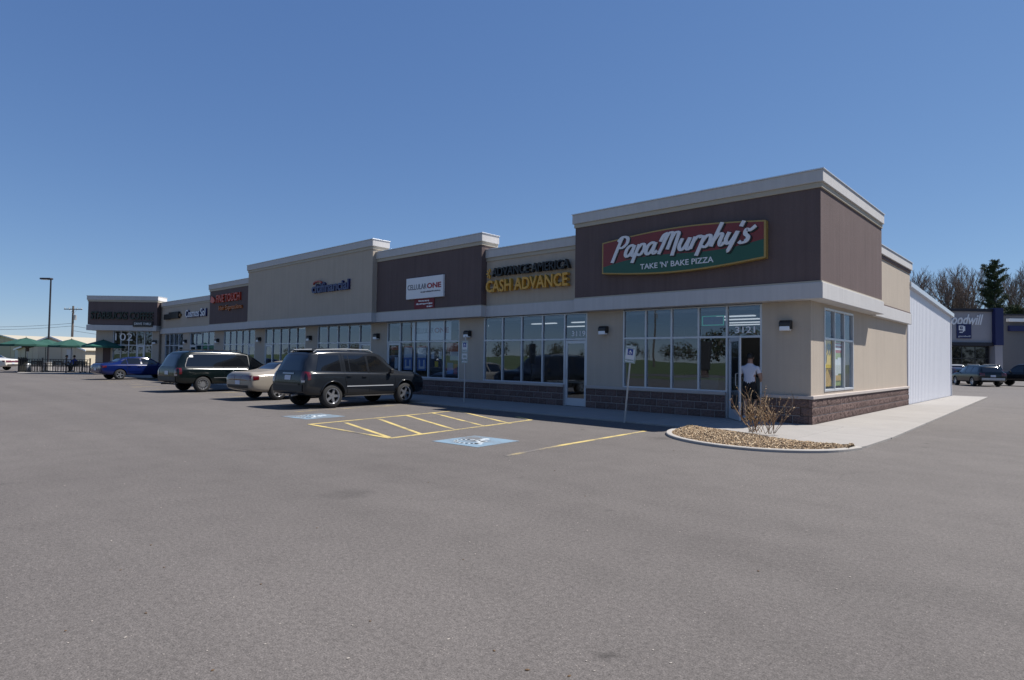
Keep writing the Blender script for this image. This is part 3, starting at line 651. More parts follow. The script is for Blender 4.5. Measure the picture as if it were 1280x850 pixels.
# cash advance shop
ca = signroot('loan_sign', -9.4, -.02, 4.0, 'two rows of black and yellow channel letters on beige shop front')
YL = mat('sign_yellow', (.62, .33, .045), .4); yq = -.17
stext(ca, 'letter', 'ADVANCE AMERICA', -11.12, -7.50, 4.63, 4.95, yq, SHD, .075, True, offset=.015)
stext(ca, 'letter', 'CASH ADVANCE', -11.42, -7.56, 4.05, 4.50, yq, YL, .075, True, offset=.022)
bst = MB()
for a in (20, 60, 100, 140, 180, 220): bst.box(.06, .20, -.03, .0, -.022, .022).xform(Matrix.Identity(4)) if False else None
for a in (100, 140, 180, 220, 260):
    q = MB().box(.06, .19, -.03, .03, -.024, .024).xform(Matrix.Translation((-11.26, yq, 4.76)) @ Matrix.Rotation(-R(a), 4, 'Y')); bst.add(q.v, q.f)
sgn(bst, 'burst_mark', YL, ca)
for z in (4.72, 4.22): sgn(MB().box(-11.35, -7.6, -.095, -.022, z, z+.07), 'raceway', M['mould'], ca)
# cellular shop
ce = signroot('phone_shop_sign', -14.9, -.30, 4.0, 'white panel sign with thin grey and bold red lettering on brown wall')
sgn(MB().box(-16.07, -13.68, -.40, -.302, 4.04, 4.92), 'panel', SWH, ce, .01)
GRY = mat('sign_grey', (.10, .10, .12), .5); RDL = mat('sign_deep_red', (.32, .012, .03), .4)
stext(ce, 'letter', 'CELLULAR', -15.96, -14.72, 4.42, 4.64, -.404, GRY, .006, True); stext(ce, 'letter', 'ONE', -14.68, -13.80, 4.42, 4.64, -.406, RDL, .006, True, offset=.03)
def greek(root, x0, x1, z0, z1, y, m, seed):     # lettering too small to read: broken dashes
    random.seed(seed); g_ = MB(); x = x0
    while x < x1: w = random.uniform(.03, .10); g_.box(x, min(x+w, x1), y-.004, y, z0+random.uniform(0, .3)*(z1-z0), z1-random.uniform(0, .25)*(z1-z0)); x += w+random.uniform(.012, .03)
    sgn(g_, 'small_lettering', m, root)
greek(ce, -15.1, -13.82, 4.26, 4.33, -.402, GRY, 1)
rb = signroot('red_banner', -14.9, -.30, 3.6, 'small dark red banner hung under the white phone shop panel')
sgn(MB().box(-15.58, -14.30, -.335, -.305, 3.61, 4.035), 'cloth', mat('banner_red', (.17, .02, .03), .7, var=.15), rb, .005)
greek(rb, -15.3, -14.62, 3.90, 3.97, -.336, SWH, 2); greek(rb, -15.45, -14.4, 3.78, 3.85, -.336, SWH, 3); greek(rb, -14.75, -14.4, 3.66, 3.73, -.336, SWH, 4)
# finance shop
fi = signroot('finance_sign', -21.8, -.55, 4.6, 'dark blue rounded lettering with a red arc on tall beige wall')
NAVY = mat('sign_navy', (.008, .012, .10), .35)
stext(fi, 'letter', 'citifinancial', -23.5, -20.12, 4.74, 5.24, -.60, NAVY, .06, True, offset=.03)
arc = [(-22.9+.42*math.cos(R(a)), 5.16+.16*math.sin(R(a))) for a in range(20, 165, 12)]
am = MB()
for (a, b2), (c_, d_) in zip(arc, arc[1:]): am.box(0, 1, 0, 1, 0, 1) if False else am.prism_xz([(a, b2-.03), (c_, d_-.03), (c_, d_+.03), (a, b2+.03)], -.70, -.60)
sgn(am, 'red_arc', mat('sign_bright_red', (.35, .03, .02), .4), fi)
# brown shop with red letters
fo = signroot('beauty_sign', -34.5, -.30, 4.3, 'red and orange channel letters in two rows on a brown front')
RL = mat('sign_red_letters', (.50, .045, .02), .4); OL = mat('sign_orange_letters', (.48, .13, .02), .4)
stext(fo, 'letter', 'FINE TOUCH', -36.0, -32.5, 4.95, 5.45, -.36, RL, .06, True, offset=.01); stext(fo, 'letter', 'Hair Expressions', -35.6, -32.2, 4.36, 4.74, -.36, OL, .05, True)
sgn(MB().prism_xz([(-36.95, 5.05), (-36.5, 4.95), (-36.2, 5.1), (-36.45, 5.32), (-36.8, 5.42)], -.42, -.32), 'emblem', RL, fo)
# beige shop: white-blue lettering and a black cabinet
co = signroot('salon_sign', -40.4, -.02, 4.2, 'white lettering with navy edges on the beige front beside the red letters')
stext(co, 'letter', 'Cosmos Sol', -42.1, -38.45, 4.24, 4.78, -.13, SWH, .02, True, offset=.01); stext(co, 'letter_edge', 'Cosmos Sol', -42.07, -38.40, 4.20, 4.76, -.075, NAVY, .05, True, offset=.05)
bk = signroot('black_sign', -45, -.02, 4.2, 'long black cabinet sign with an orange end next to the tower')
sgn(MB().box(-46.4, -45.3, -.2, -.021, 4.22, 4.62).box(-45.27, -43.35, -.22, -.021, 4.25, 4.74), 'cabinet', SHD, bk, .03); sgn(MB().box(-43.33, -43.1, -.16, -.021, 4.36, 4.58), 'end_mark', mat('sign_dim_orange', (.20, .10, .03), .5), bk, .04)

# wall lamps -------------------------------------------------------------
LAMPM = mat('lamp_lens', (.78, .80, .82), .3); first = None
lampx = [(-.63, 'between the open door and the building corner'), (-6.25, 'between the numbered glass doors'), (-12.6, 'beside the pole with two small signs'), (-18.69, 'right of the tall beige front, above the parked SUV bonnet'),
         (-24.74, 'under the dark blue lettering'), (-30.59, 'at the left edge of the tall beige front'), (-36.62, 'between the red letter shop and the beige shop'), (-42.29, 'on the pier next to the black cabinet sign')]
for x, where in lampx:
    if first is None:
        lampo = first = empty('wall_lamp', (x, .05, 2.5))
        MB().prism_yz([(0, -.06), (-.17, -.06), (-.20, .02), (-.20, .10), (-.14, .17), (0, .17)], -.14, .14).build('housing', M['black'], lampo, False, .012)
        MB().box(-.125, .125, -.205, -.04, -.10, .015).build('lens', LAMPM, lampo, False, .015)
    else: lampo = copy_tree(first); lampo.location = (x, .05, 2.5)
    tag(lampo, 'black wedge wall lamp '+where, 'lamp', 'wall lamps along the shop fronts')
lampo = copy_tree(first); q = tw.matrix_basis; lampo.location = Rc + RH*px2x(190.5)*1.0 + FH*.35 + Vector((0, 0, 2.5)); lampo.rotation_euler = (0, 0, YAW); tag(lampo, 'black wedge wall lamp on the corner tower beside the coffee shop glass', 'lamp', 'wall lamps along the shop fronts')
# ceiling lights inside the two nearest shops
lt = MB().box(-.6, .6, -.08, .08, -.03, 0).mesh('ceiling_light', M['tube'])
for k, (x, y) in enumerate(((-2.9, 2.2), (-3.3, 3.6), (-3.8, 5.2), (-4.4, 6.5))): tag(inst('ceiling_light', lt, None, (x, y, 3.01)), 'lit ceiling strip light inside the pizza shop', 'ceiling light', 'ceiling lights inside the pizza shop')
for k, (x, y) in enumerate(((-8.6, 2.2), (-8.6, 4.2), (-10.6, 2.2), (-10.6, 4.4))): tag(inst('ceiling_light', lt, None, (x, y, 3.01)), 'lit ceiling strip light inside the loan shop', 'ceiling light', 'ceiling lights inside the loan shop')
for k, (x, y) in enumerate(((-13.6, 2.2), (-15.6, 3.2))): tag(inst('ceiling_light', lt, None, (x, y, 3.01)), 'lit ceiling strip light inside the phone shop', 'ceiling light', 'ceiling lights inside the phone shop')
# door numbers on the glass
for body, a, b_ in (('3121', -2.02, -1.47), ('3119', -7.62, -7.06)):
    r_ = empty('door_number', ((a+b_)/2, .1, 2.4), 0, 'white door number '+body+' on the glass '+('above the open door' if body == '3121' else 'above the closed loan shop door'), 'number'); stext(r_, 'digit', body, a, b_, 2.37, 2.55, .104, SWH, .002, True, offset=.012)
# open sign outline in the pizza shop window
op = empty('window_sign', (-2.65, .14, 2.6), 0, 'empty green outlined neon box hung in an upper pane', 'sign'); q = MB()
for (a, b_, c_, d_) in ((-3.0, -2.35, 2.60, 2.625), (-3.0, -2.35, 2.855, 2.88), (-3.0, -2.975, 2.625, 2.855), (-2.375, -2.35, 2.625, 2.855)): q.box(a, b_, .13, .15, c_, d_)
sgn(q, 'outline', mat('neon_green', (.1, .55, .35), .4, emit=(.1, .8, .5), estr=.06), op); sgn(MB().box(-2.97, -2.38, .155, .165, 2.63, 2.85), 'backing', mat('sign_back_navy', (.02, .03, .12), .5), op)
# posters
def poster(name, label, parts, plane='y', pos=.14):
    r_ = None
    for k, (nm, a, b_, z0, z1, m) in enumerate(parts):
        if r_ is None: r_ = empty(name, ((a+b_)/2, pos, z0) if plane == 'y' else (pos, (a+b_)/2, z0), 0, label, 'poster')
        e = .002*k; mb = MB().box(a, b_, pos-e, pos-e+.003, z0, z1) if plane == 'y' else MB().box(pos+e-.003, pos+e, a, b_, z0, z1)
        sgn(mb, nm, m, r_)
    return r_
PY = mat('poster_yellow', (.80, .52, .03), .6, var=.05); PW = mat('poster_white', (.75, .75, .73), .6, var=.05); PR = mat('poster_red', (.45, .06, .05), .6, var=.1); PB = mat('poster_blue', (.12, .22, .50), .6, var=.2, vscale=3); PG = mat('poster_green', (.30, .36, .10), .6, var=.3, vscale=4); PK = mat('poster_brown', (.16, .07, .03), .6, var=.3, vscale=6); PP = mat('poster_pizza', (.62, .38, .10), .6, var=.45, vscale=9); PD = mat('poster_dark', (.04, .035, .05), .6, var=.5, vscale=5)
p8 = poster('price_poster', 'yellow price poster reading 8 99 in the side window', [('sheet', 1.16, 1.98, .96, 2.20, PY), ('brown_band', 1.16, 1.98, 1.42, 1.45, PK), ('food_picture', 1.19, 1.95, .98, 1.41, PP)], 'x', -.105)
T8 = Matrix.Translation(-p8.location) @ Matrix.Translation((-.098, 0, 0)) @ Matrix.Rotation(R(90), 4, 'Z')
text_fit('digit', '8', 1.22, 1.52, 1.55, 2.12, .0, SHD, p8, .002, True, mtx=T8, offset=.02); text_fit('digit', '99', 1.57, 1.90, 1.80, 2.12, .0, SHD, p8, .002, True, mtx=T8, offset=.02)
for sg in (-1, 1):
    q = MB().prism_yz([(1.57+sg*.38, 1.41), (1.57+sg*.06, 1.41), (1.57+sg*.38, 1.10)], -.100, -.098); sgn(q, 'corner_print', PK, p8)
poster('menu_poster', 'green and white poster with red heading in the side window', [('sheet', 2.07, 2.9, .96, 2.20, PG), ('heading', 2.07, 2.9, 1.88, 2.16, PR), ('stripe', 2.07, 2.9, 1.96, 2.02, PW), ('stripe', 2.07, 2.9, 2.08, 2.12, PW), ('photo', 2.1, 2.55, 1.2, 1.7, PW), ('photo', 2.5, 2.86, 1.3, 1.75, PW), ('photo', 2.3, 2.8, 1.1, 1.25, PP)], 'x', -.105)
bn = poster('window_banner', 'white banner with grey and red lettering across upper panes of phone shop', [('sheet', -16.3, -13.75, 2.33, 3.08, PW)], 'y', .135)
stext(bn, 'letter', 'CELLULAR', -16.1, -14.85, 2.62, 2.84, .128, GRY, .002, True); stext(bn, 'letter', 'ONE', -14.8, -13.9, 2.62, 2.84, .128, RDL, .002, True, offset=.03)
for k, a in enumerate((-16.85, -15.9)):
    r_ = poster('window_poster', ('white and blue leaflet poster with red top by the phone shop door', 'white and blue leaflet poster with red top in the middle pane')[k], [('sheet', a, a+.6, 1.05, 2.1, PB), ('heading', a, a+.6, 2.02, 2.1, PR), ('top_field', a+.03, a+.57, 1.6, 2.0, PW), ('ring', a+.1, a+.5, 1.12, 1.5, PW), ('ring_centre', a+.2, a+.4, 1.22, 1.5, PB)], 'y', .135)
poster('window_poster', 'black poster with white and yellow shapes in the phone shop window', [('sheet', -15.05, -14.2, .9, 2.2, PD), ('shape', -14.98, -14.78, 1.55, 1.85, PW), ('shape', -14.5, -14.3, 1.55, 1.85, PW), ('shape', -14.74, -14.52, 1.22, 1.45, PY)], 'y', .135)
poster('window_poster', 'red topped poster of figures in the phone shop corner pane', [('sheet', -14.05, -13.28, .9, 2.2, PD), ('heading', -14.0, -13.3, 1.85, 2.2, PR), ('field', -13.8, -13.3, 1.5, 1.85, PW), ('figure', -13.95, -13.6, .95, 1.4, PB), ('figure', -13.55, -13.35, .95, 1.35, PR)], 'y', .135)
poster('door_poster', 'dark photo poster on the phone shop door glass', [('sheet', -17.82, -17.22, .5, 2.1, PD), ('figure', -17.78, -17.5, 1.4, 1.9, PK), ('figure', -17.5, -17.27, 1.1, 1.6, PW), ('field', -17.8, -17.25, 1.92, 2.08, PR)], 'y', .135)
# ================================================================== vehicles
def pchip(xs, ys, x):
    n = len(xs)
    if x <= xs[0]: return ys[0]
    if x >= xs[-1]: return ys[-1]
    h = [xs[i+1]-xs[i] for i in range(n-1)]; d = [(ys[i+1]-ys[i])/h[i] for i in range(n-1)]
    m = [0]*n; m[0] = d[0]; m[-1] = d[-1]
    for i in range(1, n-1):
        if d[i-1]*d[i] > 0: w1, w2 = 2*h[i]+h[i-1], h[i]+2*h[i-1]; m[i] = (w1+w2)/(w1/d[i-1]+w2/d[i])
    i = max(k for k in range(n-1) if xs[k] <= x); t = (x-xs[i])/h[i]
    return (1+2*t)*(1-t)**2*ys[i]+t*(1-t)**2*h[i]*m[i]+t*t*(3-2*t)*ys[i+1]+t*t*(t-1)*h[i]*m[i+1]
CG = mat('car_glass', (.006, .007, .009), .03, spec=.7, coat=.5); TYRE = mat('tyre_rubber', (.018, .018, .019), .8); RIM = mat('alloy_rim', (.50, .51, .53), .28, metal=.85); TRIMB = mat('black_trim', (.012, .012, .013), .55); CHR = mat('chrome', (.7, .7, .72), .12, metal=1.)
TAIL = mat('tail_lamp', (.085, .004, .006), .2, coat=.8); TAILW = mat('reverse_lamp', (.5, .42, .40), .2, coat=.6); PLATE = mat('number_plate', (.50, .53, .60), .5); HEAD = mat('head_lamp', (.5, .52, .55), .1, coat=.8); WELL = mat('wheel_well', (.008, .008, .008), .9); AMB = mat('amber_lamp', (.4, .12, .01), .2)
def wheel_mesh(r, w, spokes, steel=False):
    rr = r*.66; t = MB().lathe([(rr, -w/2), (r*.92, -w/2), (r*.985, -w*.38), (r, -w*.25), (r, w*.25), (r*.985, w*.38), (r*.92, w/2), (rr, w/2)], 32, 'y').mesh('wheel', TYRE, True)
    m = MB(); m.lathe([(rr*1.0, -w*.5), (rr*1.0, -w*.52), (rr*.93, -w*.52), (rr*.88, -w*.40), (rr*.88, -w*.15)], 32, 'y')
    m.lathe([(0, -w*.40), (rr*.20, -w*.40), (rr*.22, -w*.34), (rr*.22, -w*.2)], 16, 'y')
    for k in range(spokes):
        a = 2*math.pi*k/spokes; wd = .85*rr*(.42 if spokes <= 6 else .20)/2
        q = MB().add([(rr*.1, -w*.40, -wd), (rr*.92, -w*.43, -wd*.72), (rr*.92, -w*.43, wd*.72), (rr*.1, -w*.40, wd), (rr*.1, -w*.25, -wd*1.2), (rr*.92, -w*.25, -wd*.9), (rr*.92, -w*.25, wd*.9), (rr*.1, -w*.25, wd*1.2)], [(0, 1, 2, 3), (0, 4, 5, 1), (3, 2, 6, 7), (1, 5, 6, 2)]).xform(Matrix.Rotation(a, 4, 'Y'))
        m.add(q.v, q.f)
    m.cur = 1; m.lathe([(0, -w*.12), (rr*.9, -w*.12)], 24, 'y')
    return t, m.mesh('rim', [RIM, WELL], False)
class Car:
    def __init__(s, name, label, stations, axles, wr, paint, track=None, group=None, spokes=5, ww=.23, archr=None, cat='car'):
        s.root = empty(name, (0, 0, 0), 0, label, cat, group); st = stations; xs = [q[0] for q in st]
        s.L = (xs[0], xs[-1]); n = 96
        def par(x, k): return pchip(xs, [q[k] for q in st], x)
        s.par = par; X = [xs[0]+(xs[-1]-xs[0])*(.5-.5*math.cos(math.pi*(i/n))) *1.0 for i in range(n+1)]
        X = sorted(X); mb = MB(); NP = 0
        for x in X:
            zb, zs, zt, w, wt = [par(x, k) for k in range(1, 6)]
            zm = zb+.45*(zs-zb); cab = max(0, zt-zs-.03)
            cp = [(0, zb), (w*.70, zb), (w*.93, zb+.03), (w*.985, zb+.14*(zs-zb)/.6), (w, zm), (w*.995, zs-.16*(zs-zb)), (w*.965, zs-.03), (w*.93, zs+.004)]
            top = (wt, zt-.13*min(1, cab/.4)-.012); lo = (w*.905, zs+.02)
            cp += [lo, (lo[0]+(top[0]-lo[0])*.5+.012*min(1, cab/.3), lo[1]+(top[1]-lo[1])*.5), top, (wt*.90, zt-.045*min(1, cab/.4)-.004), (wt*.55, zt-.008), (0, zt)]
            pts = [(p.x, p.y) for p in smoothpath([(a, b2, 0) for a, b2 in cp], 3)]
            ring = [(x, -a, z) for a, z in pts]+[(x, a, z) for a, z in pts[-2:0:-1]]
            NP = len(ring); mb.v += ring
        for i in range(n):
            for k in range(NP): mb.f.append((i*NP+k, (i+1)*NP+k, (i+1)*NP+(k+1)%NP, i*NP+(k+1)%NP)); mb.mi.append(0)
        mb.f += [tuple(range(NP)), tuple(range((n+1)*NP-1, n*NP-1, -1))]; mb.mi += [0, 0]
        s.bvh = BVHTree.FromPolygons([Vector(v) for v in mb.v], mb.f)
        me = mb.mesh('body', [paint, WELL], True)
        bm = bmesh.new(); bm.from_mesh(me); bmesh.ops.recalc_face_normals(bm, faces=bm.faces); bm.to_mesh(me); bm.free()
        tmp = bpy.data.objects.new('tmp', me); COL.objects.link(tmp); s.paint = paint
        wmax = max(q[4] for q in st); ar = archr or wr*1.16; cut = MB(); s.wmax = wmax
        for ax in axles:
            for sg in (-1, 1): cut.lathe([(0, sg*(wmax+.2)), (ar, sg*(wmax+.2)), (ar, sg*(wmax-.36)), (0, sg*(wmax-.36))], 28, 'y', (ax, 0, wr*1.0))
        cme = cut.mesh('cut', [WELL]); bm = bmesh.new(); bm.from_mesh(cme); bmesh.ops.remove_doubles(bm, verts=bm.verts, dist=1e-5); bmesh.ops.recalc_face_normals(bm, faces=bm.faces); bm.to_mesh(cme); bm.free()
        co_ = bpy.data.objects.new('cut', cme); COL.objects.link(co_)
        bo = tmp.modifiers.new('b', 'BOOLEAN'); bo.operation = 'DIFFERENCE'; bo.object = co_; bo.solver = 'EXACT'; bo.material_mode = 'TRANSFER'
        bpy.context.view_layer.update(); dg = bpy.context.evaluated_depsgraph_get()
        fin = bpy.data.meshes.new_from_object(tmp.evaluated_get(dg)); fin.name = 'body'
        bpy.data.objects.remove(tmp); bpy.data.objects.remove(co_)
        bm = bmesh.new(); bm.from_mesh(fin)
        for e in bm.edges:
            if len(e.link_faces) == 2 and e.calc_face_angle(0) > R(38): e.smooth = False
        for f in bm.faces: f.smooth = True
        bm.to_mesh(fin); bm.free()
        s.body = bpy.data.objects.new('body', fin); COL.objects.link(s.body); s.body.parent = s.root
        tk = track or wmax-.02; s.wm = wheel_mesh(wr, ww, spokes)
        for ax in axles:
            for sg in (-1, 1):
                w_ = inst('wheel', s.wm[0], s.root, (ax, sg*(tk-ww/2), wr), (0, 0, 0 if sg < 0 else math.pi)); inst('rim', s.wm[1], w_)
    # ---- patches laid on the body surface
    def side_pt(s, x, z, sg, off):
        h = s.bvh.ray_cast(Vector((x, sg*4, z)), Vector((0, -sg, 0)))
        if h[0] is None: return None
        nrm = h[1] if h[1].y*sg > 0 else -h[1]; return h[0]+nrm*off
    def end_pt(s, y, z, sg, off):
        h = s.bvh.ray_cast(Vector((sg*6, y, z)), Vector((-sg, 0, 0)))
        if h[0] is None: return None
        nrm = h[1] if h[1].x*sg > 0 else -h[1]; return h[0]+nrm*off
    def _grid(s, rows, nm, m, parent=None, thick=0):
        mb = MB(); nr, nc = len(rows), len(rows[0]); mb.v = [tuple(p) for r_ in rows for p in r_]
        for j in range(nr-1):
            for i in range(nc-1): mb.f.append((j*nc+i, j*nc+i+1, (j+1)*nc+i+1, (j+1)*nc+i)); mb.mi.append(0)
        me = mb.mesh(nm, m, True); bm = bmesh.new(); bm.from_mesh(me); bm.normal_update()
        o = bpy.data.objects.new(nm, me); COL.objects.link(o); o.parent = parent or s.root; bm.free()
        return o
    def side(s, nm, lo, hi, m, off=.006, both=True, nx=14, nz=6, parent=None):
        """patch between two polylines given in (x, z)"""
        def at(pl, x):
            for (a, b2), (c_, d_) in zip(pl, pl[1:]):
                if a <= x <= c_: return b2+(d_-b2)*(x-a)/max(1e-6, c_-a)
            return pl[-1][1] if x > pl[-1][0] else pl[0][1]
        xa, xb = max(lo[0][0], hi[0][0]), min(lo[-1][0], hi[-1][0]); xs = sorted({xa+(xb-xa)*k/nx for k in range(nx+1)} | {p[0] for p in lo+hi if xa < p[0] < xb}); out = []
        for sg in ((-1, 1) if both else (-1,)):
            rows = []
            for j in range(nz+1): rows.append([s.side_pt(x, at(lo, x)+(at(hi, x)-at(lo, x))*j/nz, sg, off) for x in xs])
            if any(p is None for r_ in rows for p in r_): print('miss', nm); continue
            if sg > 0: rows = rows[::-1]
            out.append(s._grid(rows, nm, m, parent))
        return out
    def end(s, nm, y0, y1, z0, z1, m, sg=-1, off=.006, top=None, mirror=False, parent=None, n=10):
        """patch on the rear (sg -1) or front (+1); top = (y0, y1) at the upper edge"""
        t0, t1 = top or (y0, y1); out = []
        for mm in ((1, -1) if mirror else (1,)):
            rows = []
            for j in range(n+1):
                t = j/n; a, b2 = y0+(t0-y0)*t, y1+(t1-y1)*t; rows.append([s.end_pt((a+(b2-a)*i/n)*mm, z0+(z1-z0)*t, sg, off) for i in range(n+1)])
            if any(p is None for r_ in rows for p in r_): print('miss', nm); continue
            out.append(s._grid(rows, nm, m, parent))
        return out
    def seam(s, pts, w=.012, m=None, nm='door_seam', off=.003):
        P_ = [p for a, b2 in zip(pts, pts[1:]) for p in [(a[0]+(b2[0]-a[0])*k/8, a[1]+(b2[1]-a[1])*k/8) for k in range(8)]]+[pts[-1]]
        for sg in (-1, 1):
            q = [s.side_pt(x, z, sg, off) for x, z in P_]
            if any(v is None for v in q): continue
            mb = MB(); mb.tube(q, w/2, 4); mb.build(nm, m or TRIMB, s.root)
    def handle(s, x, z, m, w=.16):
        for sg in (-1, 1):
            p = s.side_pt(x, z, sg, .012)
            if p: MB().box(-w/2, w/2, -.015, .015, -.018, .018).build('door_handle', m, s.root, False, .008, p)
    def mirror(s, x, z, m, y=None):
        for sg in (-1, 1):
            p = s.side_pt(x, z, sg, 0)
            if p is None: continue
            mb = MB().box(-.07, .05, -.0, .10, -.04, .12)
            mb.box(-.03, .03, -.10, .02, -.03, .02)
            if sg < 0: mb.v = [(a, -b2, c_) for a, b2, c_ in mb.v]; mb.f = [f[::-1] for f in mb.f]
            mb.v = [(a, b2+sg*.10, c_) for a, b2, c_ in mb.v]; mb.build('wing_mirror', m, s.root, False, .025, p)
    def place(s, rear_right, ax_rear, head):
        """put the contact point of the right rear wheel at rear_right, nose towards `head` (radians)"""
        c_, s_ = math.cos(head), math.sin(head); lx, ly = ax_rear, -(s.wmax-.13)
        s.root.location = (rear_right.x-(c_*lx-s_*ly), rear_right.y-(s_*lx+c_*ly), 0); s.root.rotation_euler = (0, 0, head)
def paint(name, col, flake=.0, rough=.14): return mat(name, col, rough, metal=.0, spec=.5, coat=.0, var=.04, vscale=2)
PK_ = M['black']

# --- charcoal SUV ------------------------------------------------------
grp = 'vehicles parked nose in along the shop fronts'
P_SUV = paint('paint_charcoal', (.014, .0165, .021))
suv = Car('parked_suv', 'charcoal grey SUV with roof rails parked beside the hatched yellow bay', [
 (-2.42, .52, .80, .86, .74, .60), (-2.40, .46, .90, 1.02, .86, .68), (-2.33, .42, 1.04, 1.22, .91, .70), (-2.20, .40, 1.09, 1.52, .93, .67), (-2.05, .38, 1.10, 1.70, .94, .66), (-1.8, .36, 1.10, 1.755, .945, .665), (-1.0, .34, 1.09, 1.79, .95, .67), (0, .33, 1.07, 1.785, .95, .67), (.42, .33, 1.06, 1.745, .95, .665), (.62, .33, 1.05, 1.665, .95, .67),
 (1.22, .34, 1.04, 1.175, .945, .76), (1.5, .35, 1.02, 1.125, .945, .74), (2.0, .36, .99, 1.10, .935, .72), (2.25, .38, .95, 1.05, .90, .68), (2.38, .42, .86, .95, .84, .62), (2.43, .46, .72, .78, .74, .54)],
 (-1.45, 1.48), .37, P_SUV, group=grp, cat='suv')
c = suv
c.side('window', [(-.02, 1.11), (.98, 1.11)], [(-.02, 1.62), (.36, 1.60), (.98, 1.15)], CG, parent=None); c.side('window', [(-.92, 1.12), (-.62, 1.12), (-.10, 1.115)], [(-.92, 1.62), (-.10, 1.625)], CG)
c.side('window', [(-2.00, 1.15), (-1.12, 1.13)], [(-2.00, 1.17), (-1.82, 1.61), (-1.12, 1.62)], CG); c.side('window_divider', [(-.80, 1.11), (-.76, 1.11)], [(-.80, 1.63), (-.76, 1.63)], P_SUV, off=.009, nx=2)
c.side('door_pillar', [(-.10, 1.11), (-.02, 1.11)], [(-.10, 1.63), (-.02, 1.63)], P_SUV, off=.005, nx=2)
c.end('windscreen', -.72, .72, 1.19, 1.66, CG, 1, top=(-.60, .60)); c.end('rear_window', -.74, .74, 1.14, 1.60, CG, -1, top=(-.60, .60))
c.end('tail_light', -.86, -.68, .86, 1.12, TAIL, -1, .010, top=(-.80, -.68), mirror=True); c.side('tail_light', [(-2.32, .86), (-2.22, .88)], [(-2.32, 1.12), (-2.22, 1.10)], TAIL, nx=4, off=.008)
c.end('reverse_light', -.87, -.72, .80, .86, TAILW, -1, .010, mirror=True); c.end('number_plate', -.16, .16, .86, 1.00, PLATE, -1, .012); c.end('rear_bumper', -.78, .78, .52, .74, TRIMB, -1, .02); c.end('bumper_step', -.62, .62, .70, .76, M['black'], -1, .034)
c.side('body_moulding', [(-.95, .645), (.92, .645)], [(-.95, .675), (.92, .675)], M['alu'], off=.010, nz=2)
c.side('running_board', [(-.98, .355), (1.0, .355)], [(-.98, .385), (1.0, .385)], M['galv'], off=.03, nz=2)
c.side('sill_trim', [(-1.0, .40), (1.02, .40)], [(-1.0, .46), (1.02, .46)], TRIMB, off=.007, nz=2)
for x in ((-.06, .44, -.06, 1.66), ): c.seam([(x[0], x[1]), (x[2], x[3])])
c.seam([(-1.02, 1.66), (-1.02, .95), (-.9, .46)]); c.seam([(1.0, 1.1), (1.02, .46)]); c.handle(-.28, .95, P_SUV); c.handle(-1.0+.12, .97, P_SUV); c.mirror(.80, 1.08, TRIMB)
for yy in (-.60, .60): MB().tube([(-1.95, yy, 1.70), (-1.85, yy, 1.775), (-.9, yy, 1.815), (.1, yy, 1.81), (.28, yy, 1.73)], .02, 6).build('roof_rail', M['galv'], c.root)
c.end('headlight', -.80, -.5, .74, .86, HEAD, 1, .012, mirror=True); c.end('grille', -.46, .46, .62, .84, TRIMB, 1, .012)
for ax in (-1.45, 1.48):
    for sg in (-1, 1):
        a_ = [suv.side_pt(ax+.455*math.cos(R(t)), .37+.455*math.sin(R(t)), sg, .012) for t in range(8, 176, 12)]
        if all(a_): MB().tube(a_, .022, 6).build('arch_flare', P_SUV, c.root, True)
MB().tube([(-2.3, -.35, .42), (-2.5, -.36, .40)], .03, 8).build('exhaust', M['galv'], c.root)
c.end('tailgate_seam', -.72, .72, .775, .785, TRIMB, -1, .004); c.end('tailgate_handle', -.30, .30, 1.035, 1.075, M['galv'], -1, .012)
MB().box(-2.02, -1.80, -.56, .56, 1.745, 1.775).build('rear_spoiler', P_SUV, c.root, False, .012)
for x in (-1.2, -.5): MB().tube([(x, -.60, 1.81), (x, 0, 1.83), (x, .60, 1.81)], .014, 6).build('roof_bar', TRIMB, c.root)
HD = R(90+4.5)
c.place(P(413, 510), -1.45, HD)

# --- dark green minivan ------------------------------------------------
P_VAN = paint('paint_dark_green', (.004, .008, .0085))
van = Car('parked_minivan', 'dark green minivan with chrome window surround and tow hitch', [
 (-2.52, .50, .80, .86, .78, .60), (-2.50, .44, .92, 1.0, .90, .70), (-2.42, .40, 1.00, 1.22, .955, .74), (-2.28, .38, 1.02, 1.52, .975, .70), (-2.10, .36, 1.03, 1.70, .985, .70), (-1.7, .35, 1.03, 1.755, .99, .70), (-.6, .33, 1.02, 1.77, .995, .70), (.3, .33, 1.01, 1.745, .99, .695), (.62, .33, 1.0, 1.69, .99, .69), (.9, .33, .99, 1.56, .985, .70), (1.65, .34, .97, 1.08, .975, .76), (1.85, .35, .94, 1.02, .965, .72), (2.25, .37, .86, .92, .92, .64), (2.45, .40, .74, .80, .83, .56), (2.52, .44, .62, .66, .70, .5)],
 (-1.45, 1.55), .335, P_VAN, group=grp, spokes=14, cat='minivan')
c = van
lo, hi = [(-2.13, 1.07), (.62, 1.06)], [(-2.13, 1.14), (-2.02, 1.42), (-1.85, 1.585), (-1.6, 1.605), (.45, 1.60), (.62, 1.56)]
c.side('window_surround', [(-2.155, 1.052), (.642, 1.042)], [(-2.155, 1.14), (-2.045, 1.435), (-1.86, 1.605), (-1.6, 1.625), (.45, 1.62), (.642, 1.577)], mat('trim_grey', (.20, .20, .20), .5), off=.004, nx=24); c.side('window', lo, hi, CG, off=.009, nx=24)
